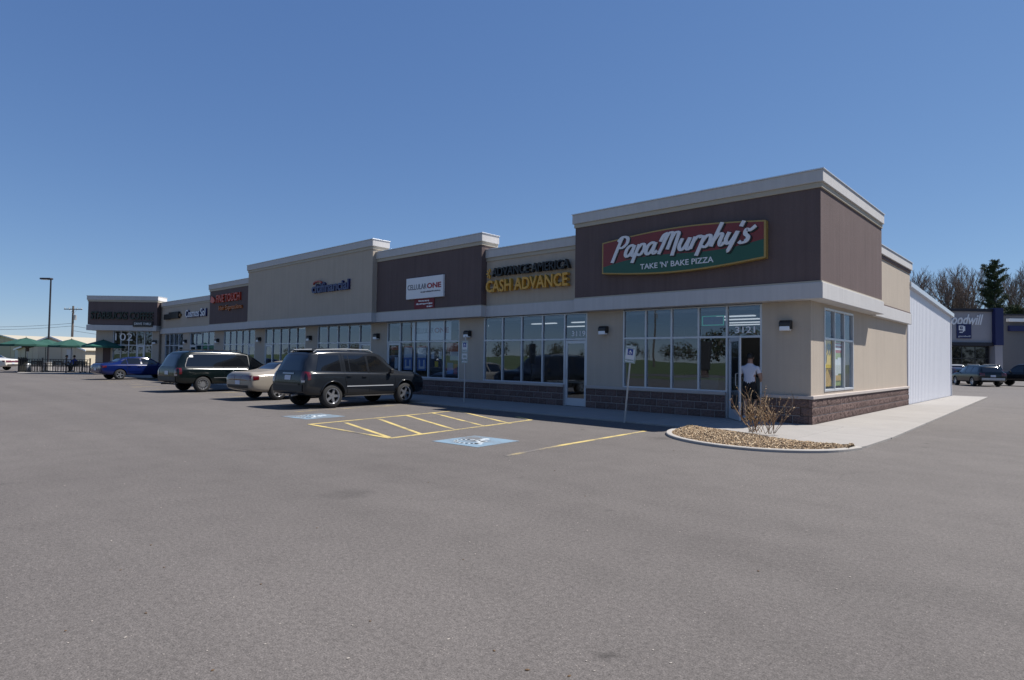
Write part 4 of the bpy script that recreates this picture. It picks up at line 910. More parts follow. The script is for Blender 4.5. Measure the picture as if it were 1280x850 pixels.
c.side('window', [(.72, 1.06), (1.42, 1.05)], [(.72, 1.53), (1.42, 1.08)], CG); c.seam([(-.55, .42), (-.55, 1.62)]); c.seam([(.68, .42), (.68, 1.6)]); c.seam([(-1.9, 1.0), (-1.9, .9)])
c.end('windscreen', -.76, .76, 1.10, 1.66, CG, 1, top=(-.62, .62)); c.end('rear_window', -.76, .76, 1.08, 1.58, CG, -1, top=(-.62, .62)); c.end('tail_light', -.92, -.73, .76, 1.03, TAIL, -1, .010, top=(-.86, -.73), mirror=True); c.side('tail_light', [(-2.42, .76), (-2.32, .78)], [(-2.42, 1.02), (-2.32, 1.02)], TAIL, nx=4, off=.008)
c.end('number_plate', -.17, .17, .74, .89, PLATE, -1, .012); c.end('rear_bumper', -.82, .82, .46, .66, TRIMB, -1, .02); c.side('body_moulding', [(-1.0, .60), (1.1, .60)], [(-1.0, .62), (1.1, .62)], MATS['trim_grey'], off=.010, nz=2); c.end('reverse_light', -.92, -.75, .71, .76, TAILW, -1, .011, mirror=True)
c.handle(-.38, .90, P_VAN); c.handle(.55, .90, P_VAN); c.mirror(1.15, 1.03, P_VAN)
MB().tube([(-2.35, 0, .36), (-2.72, 0, .36)], .03, 6).box(-2.5, -2.42, -.45, .45, .33, .39).build('tow_hitch', TRIMB, c.root)
for yy in (-.62, .62): MB().tube([(-1.9, yy, 1.71), (-1.8, yy, 1.79), (.2, yy, 1.80), (.35, yy, 1.73)], .015, 6).build('roof_rail', TRIMB, c.root)
c.side('sticker', [(-1.95, 1.47), (-1.80, 1.47)], [(-1.95, 1.55), (-1.80, 1.55)], M['whitep'], off=.012, nx=2, nz=2)
c.place(P(252, 490.2), -1.45, HD)

# --- beige sedan -------------------------------------------------------
P_BEI = paint('paint_champagne', (.27, .24, .20), rough=.2)
def sedan_st(L, w, zr, trunk=.95, hood=.92, tx=-1.75, bx=-.95, rx=-.55, fx=.35, cx=1.05):
    h = L/2
    return [(-h, .50, .70, .76, w*.78, .52), (-h+.03, .42, .82, .88, w*.92, .62), (-h+.14, .36, .90, trunk, w*.97, .70), (tx, .30, .92, trunk+.02, w*.995, .72), (bx-.35, .28, .93, trunk+.10, w, .70), (bx+.05, .27, .93, zr-.10, w, .60), (rx, .27, .93, zr-.02, w, .58), (-.1, .26, .92, zr, w, .58), (fx, .26, .91, zr-.03, w, .58), (fx+.2, .27, .90, zr-.11, w, .60), (cx, .28, .89, hood+.08, w, .70), (cx+.3, .28, .87, hood+.03, w*.995, .70), (h-.5, .30, .80, hood-.07, w*.97, .66), (h-.15, .34, .70, hood-.18, w*.90, .58), (h, .42, .58, .64, w*.72, .48)]
sed = Car('parked_sedan', 'champagne beige sedan with dark red tail lamps parked between SUV and minivan', sedan_st(4.9, .92, 1.43, trunk=1.0, hood=.96, tx=-1.95, bx=-1.1), (-1.40, 1.42), .325, P_BEI, group=grp, cat='sedan')
def sedan_parts(c, P_, wz=.95, zr=1.43, bx=-1.1, dark=TRIMB, big=True):
    c.side('window', [(-.12, wz), (.98, wz)], [(-.12, zr-.10), (.30, zr-.12), (.98, wz+.03)], CG); c.side('window', [(-.92, wz+.01), (-.20, wz)], [(-.92, zr-.14), (-.6, zr-.11), (-.20, zr-.10)], CG); c.side('window', [(bx-.17, wz+.02), (-.97, wz+.01)], [(bx-.17, wz+.06), (-.97, zr-.15)], CG)
    c.end('windscreen', -.66, .66, 1.02, zr-.13, CG, 1, top=(-.47, .47)); c.end('rear_window', -.66, .66, 1.10, zr-.08, CG, -1, top=(-.52, .52))
    c.seam([(-.16, .40), (-.16, zr-.08)]); c.seam([(-1.0, wz+.2), (-1.02, .8), (-.92, .42)]); c.seam([(1.02, .92), (.98, .40)]); c.handle(-.32, .80, P_); c.handle(-.98+.1, .82, P_); c.mirror(.78, .95, P_)
    c.side('body_moulding', [(-.95, .52), (.95, .52)], [(-.95, .56), (.95, .56)], dark, off=.008, nz=2); c.end('number_plate', -.16, .16, .56, .70, PLATE, -1, .012); c.end('headlight', -.78, -.45, .58, .68, HEAD, 1, .01, mirror=True)
    c.end('rear_bumper', -.70, .70, .44, .54, dark, -1, .014)
sedan_parts(sed, P_BEI)
sed.end('tail_light', -.84, -.22, .70, .88, TAIL, -1, .010, top=(-.82, -.24), mirror=True); sed.side('tail_light', [(-2.36, .72), (-2.16, .74)], [(-2.36, .86), (-2.16, .87)], TAIL, nx=5, off=.008); sed.end('tail_panel', -.21, .21, .70, .86, TAIL, -1, .008)
sed.place(P(346, 500), -1.40, HD)

# --- blue sedan --------------------------------------------------------
P_BLU = paint('paint_blue', (.004, .011, .075))
blu = Car('parked_sedan', 'bright blue sedan with silver wheels parked by the coffee shop patio', sedan_st(4.85, .91, 1.42, trunk=.99, tx=-1.95, bx=-1.15), (-1.38, 1.40), .32, P_BLU, group=grp, cat='sedan')
sedan_parts(blu, P_BLU, bx=-1.15, dark=P_BLU); blu.end('tail_light', -.84, -.42, .70, .86, TAIL, -1, .010, mirror=True); blu.side('tail_light', [(-2.34, .72), (-2.12, .76)], [(-2.34, .85), (-2.12, .86)], TAIL, nx=5, off=.008)
blu.place(P(149, 474.6), -1.38, HD+R(1))

# --- vehicles in front of the thrift store -----------------------------
def face(o, px, py, head): p = P(px, py); o.location = (p.x, p.y, 0); o.rotation_euler = (0, 0, head)
P_GRN = paint('paint_deep_green', (.006, .010, .012))
wag = Car('parked_wagon', 'dark green station wagon with roof rails parked facing the thrift store', [
 (-2.35, .48, .74, .80, .72, .5), (-2.33, .40, .86, .92, .82, .62), (-2.2, .34, .92, 1.12, .86, .64), (-1.9, .30, .94, 1.40, .87, .60), (-1.5, .28, .94, 1.45, .875, .60), (0, .27, .93, 1.48, .875, .60), (.4, .27, .92, 1.43, .875, .60), (.6, .28, .91, 1.34, .87, .62), (1.1, .28, .90, 1.0, .87, .70), (1.9, .30, .80, .88, .84, .62), (2.2, .36, .70, .76, .78, .55), (2.35, .42, .58, .62, .62, .45)], (-1.3, 1.32), .32, P_GRN, spokes=5, cat='wagon')
c = wag; c.side('window', [(-.1, .96), (.95, .95)], [(-.1, 1.36), (.35, 1.34), (.95, .98)], CG); c.side('window', [(-.95, .97), (-.18, .96)], [(-.95, 1.35), (-.18, 1.37)], CG); c.side('window', [(-1.95, 1.0), (-1.03, .97)], [(-1.95, 1.03), (-1.75, 1.30), (-1.03, 1.35)], CG); c.end('rear_window', -.62, .62, .98, 1.32, CG, -1, top=(-.52, .52)); c.end('windscreen', -.62, .62, 1.02, 1.36, CG, 1, top=(-.52, .52))
c.end('tail_light', -.80, -.50, .72, .92, TAIL, -1, .01, mirror=True); c.end('number_plate', -.16, .16, .66, .80, PLATE, -1, .012); c.end('rear_bumper', -.70, .70, .44, .60, M['galv'], -1, .02); c.mirror(.75, .96, P_GRN)
for yy in (-.52, .52): MB().tube([(-1.7, yy, 1.42), (-1.6, yy, 1.50), (.1, yy, 1.52), (.2, yy, 1.46)], .018, 6).build('roof_rail', M['galv'], c.root)
face(wag.root, 1221, 482.0, math.atan2(FH.y, FH.x)+R(-14)); wag.root.scale = (1.1, 1.1, 1.12)
P_TRK = paint('paint_black_blue', (.008, .009, .014)); 
P_MAR = paint('paint_maroon', (.035, .012, .014))
hat = Car('parked_hatchback', 'small maroon hatchback almost hidden behind the white siding wall', sedan_st(4.3, .86, 1.46, trunk=1.05, tx=-1.75, bx=-1.35, rx=-.8), (-1.25, 1.25), .31, P_MAR, cat='hatchback')
sedan_parts(hat, P_MAR, zr=1.46, bx=-1.25); hat.end('tail_light', -.78, -.5, .74, .92, TAIL, -1, .01, mirror=True); face(hat.root, 1190, 479, math.atan2(FH.y, FH.x)+R(-8))
def suv_copy(src, name, label, px, py, head, pm, cat):
    r_ = copy_tree(src.root); r_.name = name; tag(r_, label, cat); r_['group'] = ''
    del r_['group']
    for o in kids(r_):
        if o.name.startswith('body') and not o.name.startswith('body_m'): me = o.data.copy(); me.materials[0] = pm; o.data = me
    face(r_, px, py, head); return r_
hv = math.atan2(FH.y, FH.x)
suv_copy(suv, 'parked_suv', 'black SUV parked in front of the thrift store windows', 1236, 473.5, hv+R(-22), P_TRK, 'suv')
suv_copy(van, 'parked_minivan', 'silver minivan glinting in the sun beside the thrift store', 1190, 473, hv+R(-20), paint('paint_silver', (.30, .31, .33)), 'minivan')
# pickup at the right edge
trk = Car('pickup_truck', 'dark pickup truck parked by the grey annex of the thrift store', [
 (-2.75, .60, .86, .92, .80, .70), (-2.72, .52, 1.0, 1.06, .92, .80), (-2.6, .46, 1.06, 1.10, .95, .82), (-1.0, .42, 1.07, 1.11, .96, .82), (-.85, .42, 1.07, 1.30, .96, .74), (-.75, .42, 1.07, 1.72, .96, .66), (.0, .40, 1.06, 1.80, .96, .66), (.45, .40, 1.06, 1.76, .96, .66), (.65, .40, 1.05, 1.66, .96, .67), (1.2, .41, 1.04, 1.16, .955, .76), (2.2, .43, .98, 1.08, .94, .72), (2.62, .46, .88, .95, .88, .64), (2.75, .52, .70, .74, .74, .5)], (-1.75, 1.75), .38, paint('paint_black_pickup', (.010, .010, .013)), cat='pickup')
c = trk; c.side('window', [(-.02, 1.11), (.95, 1.11)], [(-.02, 1.63), (.42, 1.61), (.95, 1.15)], CG); c.side('window', [(-.62, 1.12), (-.1, 1.11)], [(-.62, 1.60), (-.1, 1.63)], CG); c.end('windscreen', -.70, .70, 1.2, 1.66, CG, 1, top=(-.58, .58)); c.end('rear_window', -.60, .60, 1.24, 1.62, CG, -1, top=(-.54, .54)); c.end('tail_light', -.88, -.74, .78, 1.0, TAIL, -1, .01, mirror=True); c.end('rear_bumper', -.78, .78, .55, .70, CHR, -1, .03); c.mirror(.8, 1.1, TRIMB); c.seam([(-.06, .5), (-.06, 1.6)])
face(trk.root, 1286, 483.0, hv+R(25))
# one more car far off on the left
far = copy_tree(sed.root); tag(far, 'pale sedan parked by the beige metal shed', 'sedan'); del far['group']; pm = paint('paint_tan_white', (.62, .58, .52))
for o in kids(far):
    if o.name.startswith('body') and not o.name.startswith('body_m'): me = o.data.copy(); me.materials[0] = pm; o.data = me
face(far, -21, 462.5, hv+R(95))
# ================================================================== signs on posts
def hc_sign(base, top, panels, label, lean):
    r_ = empty('sign_post', base, 0, label, 'sign post'); t = Vector(top)-Vector(base)
    MB().tube([(0, 0, -.05), tuple(t*.5), tuple(t)], .024, 8).build('post', M['galv'], r_)
    for (z0, z1, w, kind) in panels:
        zm = (z0+z1)/2; c_ = t*((zm-base[2])/t.z); T = Matrix.Translation(c_) @ Matrix.Rotation(lean, 4, 'Y'); h = (z1-z0)/2
        p = MB().box(-w/2, w/2, -.032, -.026, -h, h).xform(T).build('sign_panel', mat('sign_face', (.62, .64, .66), .4), r_)
        q = MB(); e = .012
        for a in ((-w/2+.008, w/2-.008, -h+.008, -h+.008+e), (-w/2+.008, w/2-.008, h-.008-e, h-.008), (-w/2+.008, -w/2+.008+e, -h+.02, h-.02), (w/2-.008-e, w/2-.008, -h+.02, h-.02)): q.box(a[0], a[1], -.0345, -.032, a[2], a[3])
        q.xform(T).build('border', mat('sign_green_edge', (.02, .16, .08), .5), p)
        if kind == 'hc':
            s_ = w*.24; MB().box(-s_, s_, -.036, -.0322, -.02, 2*s_-.02).xform(T).build('symbol_field', mat('sign_blue', (.012, .04, .25), .4), p)
            m = MB(); cz = s_-.03
            for a in range(110, 370, 26):
                b2 = a+26; m.prism_xz([(s_*.55*math.cos(R(a)), cz+s_*.5*math.sin(R(a))-.01), (s_*.55*math.cos(R(b2)), cz+s_*.5*math.sin(R(b2))-.01), (s_*.4*math.cos(R(b2)), cz+s_*.36*math.sin(R(b2))-.01), (s_*.4*math.cos(R(a)), cz+s_*.36*math.sin(R(a))-.01)], -.038, -.0362)
            m.box(-.012, .012, -.0385, -.0362, cz, cz+s_*.7); m.box(-.012, .05, -.0382, -.0362, cz, cz+.018); m.xform(T).build('symbol', M['whitep'], p)
            text_fit('lettering', 'RESERVED', -w*.38, w*.38, h-.085, h-.045, -.0335, mat('sign_green_text', (.02, .12, .07), .5), p, .001, mtx=T); text_fit('lettering', 'PARKING', -w*.38, w*.38, -h+.05, -h+.09, -.0335, MATS['sign_green_text'], p, .001, mtx=T)
        else: text_fit('lettering', 'VAN', -w*.3, w*.3, .0, h*.55, -.0335, MATS['sign_green_text'], p, .001, mtx=T); text_fit('lettering', 'ACCESSIBLE', -w*.42, w*.42, -h*.65, -h*.2, -.0335, MATS['sign_green_text'], p, .001, mtx=T)
b0 = G(780.5, 526.5, ZW)
hc_sign(b0, (b0.x+.20, b0.y, 1.98), [(1.52, 1.96, .32, 'hc')], 'leaning steel post with a single accessible parking sign before the pizza shop', R(6.5))
b1 = G(580, 503, ZW)
hc_sign(b1, (b1.x+.03, b1.y, 2.38), [(1.80, 2.20, .32, 'hc'), (1.42, 1.78, .32, 'van')], 'upright post with two stacked accessible parking signs beside the phone shop', 0)

# ================================================================== people
SKIN = mat('skin', (.36, .21, .15), .6)
def person(name, label, bones, mats, hair, loc, rz, hairmat):
    """bones: list of ((p, r), (q, r), material index); grown with a Skin modifier into one surface"""
    pts = []; rad = []; edges = []; info = []
    def vid(p, r):
        for i, q in enumerate(pts):
            if (Vector(q)-Vector(p)).length < 1e-4: return i
        pts.append(p); rad.append(r); return len(pts)-1
    for (p, rp), (q, rq), mi in bones: a, b2 = vid(p, rp), vid(q, rq); edges.append((a, b2)); info.append((Vector(p), Vector(q), mi))
    me = bpy.data.meshes.new('body'); bm = bmesh.new(); lay = bm.verts.layers.skin.verify(); vs_ = [bm.verts.new(p) for p in pts]
    for i, v in enumerate(vs_):
        r_ = rad[i]; v[lay].radius = r_ if isinstance(r_, tuple) else (r_, r_); v[lay].use_root = (i == 0)
    for a, b2 in edges: bm.edges.new((vs_[a], vs_[b2]))
    bm.to_mesh(me); bm.free()
    o = bpy.data.objects.new('tmp', me); COL.objects.link(o); sk = o.modifiers.new('s', 'SKIN'); sk.use_smooth_shade = True; sk.branch_smoothing = .6; su = o.modifiers.new('u', 'SUBSURF'); su.levels = 2; su.render_levels = 2
    bpy.context.view_layer.update(); fin = bpy.data.meshes.new_from_object(o.evaluated_get(bpy.context.evaluated_depsgraph_get())); bpy.data.objects.remove(o); fin.name = 'body'
    fin.materials.clear()
    for m in mats: fin.materials.append(m)
    for f in fin.polygons:
        c_ = f.center; best = (9, 0)
        for p, q, mi in info:
            d = q-p; t = max(0, min(1, (c_-p).dot(d)/d.length_squared)); k = (c_-(p+d*t)).length
            if k < best[0]: best = (k, mi)
        f.material_index = best[1]; f.use_smooth = True
    root = empty(name, loc, rz, label, 'person'); bo = bpy.data.objects.new('body', fin); COL.objects.link(bo); bo.parent = root
    hx, hy, hz = hair; hb = MB(); n1, n2 = 12, 16
    for j in range(n1+1):
        th = math.pi*.62*j/n1
        for i in range(n2):
            a = 2*math.pi*i/n2; fr_ = max(0, math.sin(a)); t2 = th*(1-.35*fr_); hb.v.append((hx+.088*math.sin(t2)*math.cos(a), hy+.108*math.sin(t2)*math.sin(a)-.008, hz+.115*math.cos(t2)+.012))
    for j in range(n1):
        for i in range(n2): hb.f.append((j*n2+i, (j+1)*n2+i, (j+1)*n2+(i+1)%n2, j*n2+(i+1)%n2)); hb.mi.append(0)
    hb.build('hair', hairmat, root, True)
    fc = MB(); fc.lathe([(0, .03), (.012, .02), (.014, .0), (0, -.02)], 6, 'y', (hx, hy+.095, hz-.02)); 
    for sg in (-1, 1): fc.lathe([(.0, -.010), (.022, -.004), (.026, .006), (0, .010)], 8, 'x', (hx+sg*.082, hy+.005, hz-.012))
    fc.build('face_features', SKIN, root, True); return root
def limb(a, ra, b2, rb, m): return ((a, ra), (b2, rb), m)
def hand(wr, d, m=0):
    """palm and five fingers beyond the wrist, direction d"""
    d = Vector(d).normalized(); s_ = d.cross(Vector((0, 0, 1))).normalized(); s_ = s_ if s_.length > .1 else Vector((1, 0, 0)); n_ = d.cross(s_); w = Vector(wr); k = w+d*.085
    out = [limb(tuple(w), (.026, .021), tuple(k), (.034, .018), m)]
    for i, l in enumerate((.062, .075, .07, .055)):
        a = k+s_*(i-1.5)*.02; out.append(limb(tuple(k), (.034, .018), tuple(a+d*.02), .0085, m)); out.append(limb(tuple(a+d*.02), .0085, tuple(a+d*(.02+l*.6)+n_*.01), .008, m)); out.append(limb(tuple(a+d*(.02+l*.6)+n_*.01), .008, tuple(a+d*(.02+l)+n_*.03), .0065, m))
    t_ = w+d*.03; out.append(limb(tuple(t_+s_*.0), (.03, .02), tuple(t_+s_*.045+d*.03), .010, m)); out.append(limb(tuple(t_+s_*.045+d*.03), .010, tuple(t_+s_*.055+d*.065), .008, m))
    out[-2] = limb(tuple(w), (.026, .021), tuple(t_+s_*.045+d*.03), .010, m); return out
SHIRT = mat('shirt_white', (.62, .62, .68), .85, var=.06, vscale=6, bump=.3, bscale=14); SHORT = mat('shorts_black', (.012, .012, .014), .85); SHOE = mat('shoe_white', (.66, .66, .68), .6); HAIRD = mat('hair_dark', (.022, .016, .012), .6, bump=.5, bscale=60)
def walker():
    pel, sp, ch, nk, hd, tp = (0, 0, .96), (0, .01, 1.15), (0, .02, 1.36), (0, .035, 1.50), (0, .055, 1.60), (0, .06, 1.70)
    B = [limb(pel, (.165, .125), sp, (.155, .115), 1), limb(sp, (.155, .115), ch, (.175, .12), 1), limb(ch, (.175, .12), nk, (.062, .062), 1), limb(nk, (.062, .062), hd, (.072, .085), 0), limb(hd, (.072, .085), tp, (.068, .082), 0)]
    for sg, el, wr, dd in ((-1, (-.30, .10, 1.14), (-.31, .31, 1.06), (0, 1, -.1)), (1, (.285, .02, 1.12), (.26, .14, .91), (0, .4, -1))):
        sh = (sg*.20, .015, 1.41); md = (sg*.245, .03, 1.25)
        B += [limb(ch, (.175, .12), sh, (.075, .075), 1), limb(sh, (.075, .075), md, (.066, .066), 1), limb(md, (.066, .066), el, (.042, .042), 0), limb(el, (.042, .042), wr, (.026, .021), 0)]+hand(wr, dd)
    for sg, kn, an, toe in ((-1, (-.115, .03, .52), (-.115, -.10, .11), (-.13, .05, .035)), (1, (.105, .17, .53), (.105, .12, .10), (.12, .29, .035))):
        hp = (sg*.10, 0, .90); md = tuple(Vector(hp).lerp(Vector(kn), .85)); cf = tuple(Vector(kn).lerp(Vector(an), .3)+Vector((0, -.015, 0))); heel = (an[0], an[1]-.04, .045)
        B += [limb(pel, (.165, .125), hp, (.105, .11), 2), limb(hp, (.105, .11), md, (.088, .09), 2), limb(md, (.088, .09), kn, (.056, .056), 0), limb(kn, (.056, .056), cf, (.058, .06), 0), limb(cf, (.058, .06), an, (.036, .04), 0), limb(an, (.036, .04), toe, (.045, .032), 3), limb(an, (.036, .04), heel, (.04, .04), 3)]
    return B
pw_ = F(937, 500, .0)
person('person', 'person in white T-shirt and black shorts walking through the open glass door', walker(), [SKIN, SHIRT, SHORT, SHOE], (0, .06, 1.665), (pw_.x, .0, ZW), R(4), HAIRD)
def sitter(sc=1.):
    pel, sp, ch, nk, hd, tp = (0, 0, .52), (0, .01, .72), (0, .03, .93), (0, .05, 1.07), (0, .07, 1.17), (0, .075, 1.27)
    B = [limb(pel, (.16, .13), sp, (.15, .115), 1), limb(sp, (.15, .115), ch, (.17, .12), 1), limb(ch, (.17, .12), nk, .06, 1), limb(nk, .06, hd, (.07, .083), 0), limb(hd, (.07, .083), tp, (.066, .08), 0)]
    for sg in (-1, 1):
        sh = (sg*.19, .03, .97); el = (sg*.27, .14, .74); wr = (sg*.16, .36, .76)
        B += [limb(ch, (.17, .12), sh, .07, 1), limb(sh, .07, el, .045, 1), limb(el, .045, wr, .026, 0)]+hand(wr, (-sg*.3, 1, 0))
        hp = (sg*.10, .05, .50); kn = (sg*.13, .45, .50); an = (sg*.13, .42, .10); toe = (sg*.14, .58, .04)
        B += [limb(pel, (.16, .13), hp, .1, 2), limb(hp, .1, kn, .06, 2), limb(kn, .06, an, .04, 2), limb(an, .04, toe, .038, 3)]
    return B

# ================================================================== coffee patio
def atpx(px, depth, z=0): return CAM + FH*depth + RH*((px-640)/FPX*depth)*1.0 + Vector((0, 0, z-CAM.z))
def gp(px, depth): p = D(px, 441, 1.0); d = (p-CAM); d.z = 0; k = depth/d.dot(FH); q = CAM+d*k; q.z = 0; return q
patio = MB(); pc = [gp(22, 46.9), gp(152, 46.9), gp(150, 53.5), gp(30, 53.5)]
o = patio.prism([(p.x, p.y) for p in pc], -.05, .05).build('patio', M['concrete'], bevel=.01); tag(o, kind='structure')
IRON = mat('iron_black', (.012, .011, .011), .5)
def fence_run(a, b2, label):
    r_ = empty('iron_fence', a, 0, label, 'fence', 'black iron fences round the patio'); v = b2-a; L_ = v.length; t = v.normalized(); n_ = max(1, round(L_/1.6)); rail = MB(); T = Matrix.Rotation(math.atan2(t.y, t.x), 4, 'Z')
    for k in range(n_+1): MB().box(L_*k/n_-.035, L_*k/n_+.035, -.035, .035, .05, 1.17).box(L_*k/n_-.05, L_*k/n_+.05, -.05, .05, 1.17, 1.20).xform(T).build('post', IRON, r_)
    for z in (.16, .60, 1.08): MB().box(0, L_, -.022, .022, z-.022, z+.022).xform(T).build('rail', IRON, r_)
    for k in range(n_):
        m = MB(); q = 9
        for i in range(1, q): x = L_*(k+i/q)/n_; m.box(x-.013, x+.013, -.013, .013, .16, 1.08)
        m.xform(T).build('bars', IRON, r_)
fa, fb, fc_ = gp(24, 48.2), gp(113, 48.2), gp(34, 53.0)
fence_run(fa, fb, 'long black iron fence along the parking side of the patio'); fence_run(fa, fc_, 'short black iron fence closing the open end of the patio')
UMB = mat('canvas_green', (.010, .062, .046), .8, var=.12, vscale=3); POLE = mat('pole_dark', (.03, .03, .03), .5)
def umbrella(px, depth, r, zt, ze, label, tint=UMB):
    p = gp(px, depth); u = empty('patio_umbrella', (p.x, p.y, .05), random.uniform(0, 1), label, 'umbrella', 'green umbrellas over the patio'); n_ = 8; m = MB(); ring = 5
    m.v.append((0, 0, zt))
    for j in range(1, ring+1):
        t = j/ring
        for k in range(n_*3):
            a = 2*math.pi*k/(n_*3); sag = 1-.055*(1-abs((k % 3)/3*2-1 if k % 3 else -1))*1.0; q = r*t*(1 if k % 3 == 0 else .955); m.v.append((q*math.cos(a), q*math.sin(a), zt-(zt-ze)*t**1.15-(.03*t if k % 3 else 0)))
    N_ = n_*3
    for k in range(N_): m.f.append((0, 1+k, 1+(k+1) % N_)); m.mi.append(0)
    for j in range(ring-1):
        for k in range(N_): m.f.append((1+j*N_+k, 1+(j+1)*N_+k, 1+(j+1)*N_+(k+1) % N_, 1+j*N_+(k+1) % N_)); m.mi.append(0)
    b_ = len(m.v)
    for k in range(N_): x, y, z = m.v[1+(ring-1)*N_+k]; m.v.append((x*1.004, y*1.004, z-.17+(.04 if k % 3 else 0)))
    for k in range(N_): m.f.append((1+(ring-1)*N_+k, b_+k, b_+(k+1) % N_, 1+(ring-1)*N_+(k+1) % N_)); m.mi.append(0)
    cn = m.build('canopy', tint, u)
    MB().lathe([(.0, zt+.10), (.03, zt+.06), (.02, zt), (.20, zt-.015), (.0, zt-.01)], 8).build('finial', tint, cn)
    MB().tube([(0, 0, 0), (0, 0, zt)], .024, 8).build('pole', POLE, u)
    for k in range(n_): a = 2*math.pi*k/n_; MB().tube([(0, 0, zt-.05), (r*.98*math.cos(a), r*.98*math.sin(a), ze-.02)], .010, 4).build('rib', POLE, u)
    MB().lathe([(0, 0), (.27, 0), (.27, .05), (.05, .09), (.03, .35)], 14).build('base', POLE, u)
random.seed(8)
umbrella(32, 49.5, 1.75, 2.72, 2.20, 'large green umbrella at the open end of the patio beside the heater')
umbrella(57, 51.8, 1.35, 2.70, 2.25, 'small green umbrella half hidden behind the light pole')
umbrella(89, 50.2, 1.62, 2.68, 2.16, 'green umbrella above the two seated people')
umbrella(129, 47.6, 1.40, 2.60, 2.14, 'green umbrella in front of the corner tower', mat('canvas_green_light', (.016, .105, .075), .8, var=.1, vscale=3))
def table(px, depth, label):
    p = gp(px, depth); t = empty('patio_table', (p.x, p.y, .05), 0, label, 'table', 'round patio tables'); MB().lathe([(0, .74), (.42, .74), (.43, .72), (.42, .70), (0, .70)], 20).build('tabletop', IRON, t); MB().tube([(0, 0, .03), (0, 0, .71)], .03, 8).build('stem', IRON, t)
    q = MB()
    for k in range(4): a = k*math.pi/2+.4; q.tube([(0, 0, .10), (.28*math.cos(a), .28*math.sin(a), .02)], .018, 5)
    q.build('foot', IRON, t)
def chair(p, rz, label, z=.05):
    c_ = empty('patio_chair', (p.x, p.y, z), rz, label, 'chair', 'black metal patio chairs')
    MB().box(-.22, .22, -.20, .24, .43, .46).build('seat', IRON, c_, False, .01); q = MB(); q.box(-.21, .21, -.23, -.20, .80, .90)
    for k in range(5): q.box(-.18+.08*k, -.14+.08*k, -.225, -.205, .48, .80)
    q.build('backrest', IRON, c_)
    for sx in (-1, 1):
        for sy in (-.2, .22): MB().tube([(sx*.20, sy, .0), (sx*.20, sy, .44)] if sy > 0 else [(sx*.20, sy-.03, 0), (sx*.20, sy, .45), (sx*.20, sy-.02, .92)], .014, 5).build('leg', IRON, c_)
        MB().tube([(sx*.22, -.2, .66), (sx*.22, .2, .66), (sx*.22, .22, .45)], .012, 5).build('armrest', IRON, c_)
for px, dp, wh in ((36, 50.4, 'under the large umbrella at the open end'), (58, 49.6, 'under the small umbrella'), (88, 50.4, 'between the two seated people'), (104, 49.4, 'nearest the corner tower')): table(px, dp, 'round black patio table '+wh)
fwd = math.atan2(FH.y, FH.x)-math.pi/2
for k, (px, dp, a, wh) in enumerate(((42, 49.2, 200, 'with its back to the fence under the large umbrella'), (47, 50.7, 90, 'beside the table under the large umbrella'), (53, 49.0, 10, 'at the middle of the fence'), (65, 49.8, 95, 'beside the table under the small umbrella'), (75, 49.1, 20, 'empty, turned to the fence near the seated people'), (99, 50.5, 60, 'empty, beside the person in blue'), (108, 49.0, 0, 'by the last table before the tower'))):
    chair(gp(px, dp), fwd+R(a), 'black metal patio chair '+wh)
sp1, sp2 = gp(82.5, 50.3), gp(94, 50.2)
for q, wh, rr in ((sp1, 'occupied by the person in the pale shirt', -70), (sp2, 'occupied by the person in the blue shirt', 75)): chair(q-Vector((0, 0, 0)), fwd+R(rr), 'black metal patio chair '+wh, .05)
person('person', 'person in a pale grey shirt seated at the patio table', sitter(), [SKIN, mat('shirt_pale', (.5, .5, .55), .85), SHORT, SHOE], (0, .075, 1.24), (sp1.x, sp1.y, .05+.02), fwd+R(-70), HAIRD)
person('person', 'person in a bright blue shirt seated at the patio table', sitter(), [SKIN, mat('shirt_blue', (.02, .05, .32), .85), SHORT, SHOE], (0, .075, 1.24), (sp2.x, sp2.y, .05+.02), fwd+R(75), HAIRD)
hp_ = gp(34.5, 48.9); ht = empty('patio_heater', (hp_.x, hp_.y, .05), 0, 'slim patio heater with flared dark reflector under an umbrella', 'heater')
MB().lathe([(0, 0), (.24, 0), (.24, .62), (.2, .68), (.03, .70)], 16).build('tank_housing', M['galv'], ht, True); MB().tube([(0, 0, .68), (0, 0, 1.95)], .03, 8).build('pole', M['galv'], ht); MB().lathe([(.10, 1.62), (.11, 1.90), (.42, 1.98), (.40, 2.02), (0, 2.08)], 18).build('reflector', mat('heater_bronze', (.06, .045, .035), .5), ht, True)
bn_ = gp(29.5, 48.75); tb_ = empty('litter_bin', (bn_.x, bn_.y, .05), 0, 'dark square litter bin at the patio fence corner', 'bin'); MB().box(-.26, .26, -.26, .26, 0, .92).build('body', mat('bin_dark', (.018, .018, .014), .7), tb_, False, .02); MB().box(-.29, .29, -.29, .29, .92, 1.0).box(-.2, .2, -.2, .2, 1.0, 1.10).build('lid', IRON, tb_, False, .02)

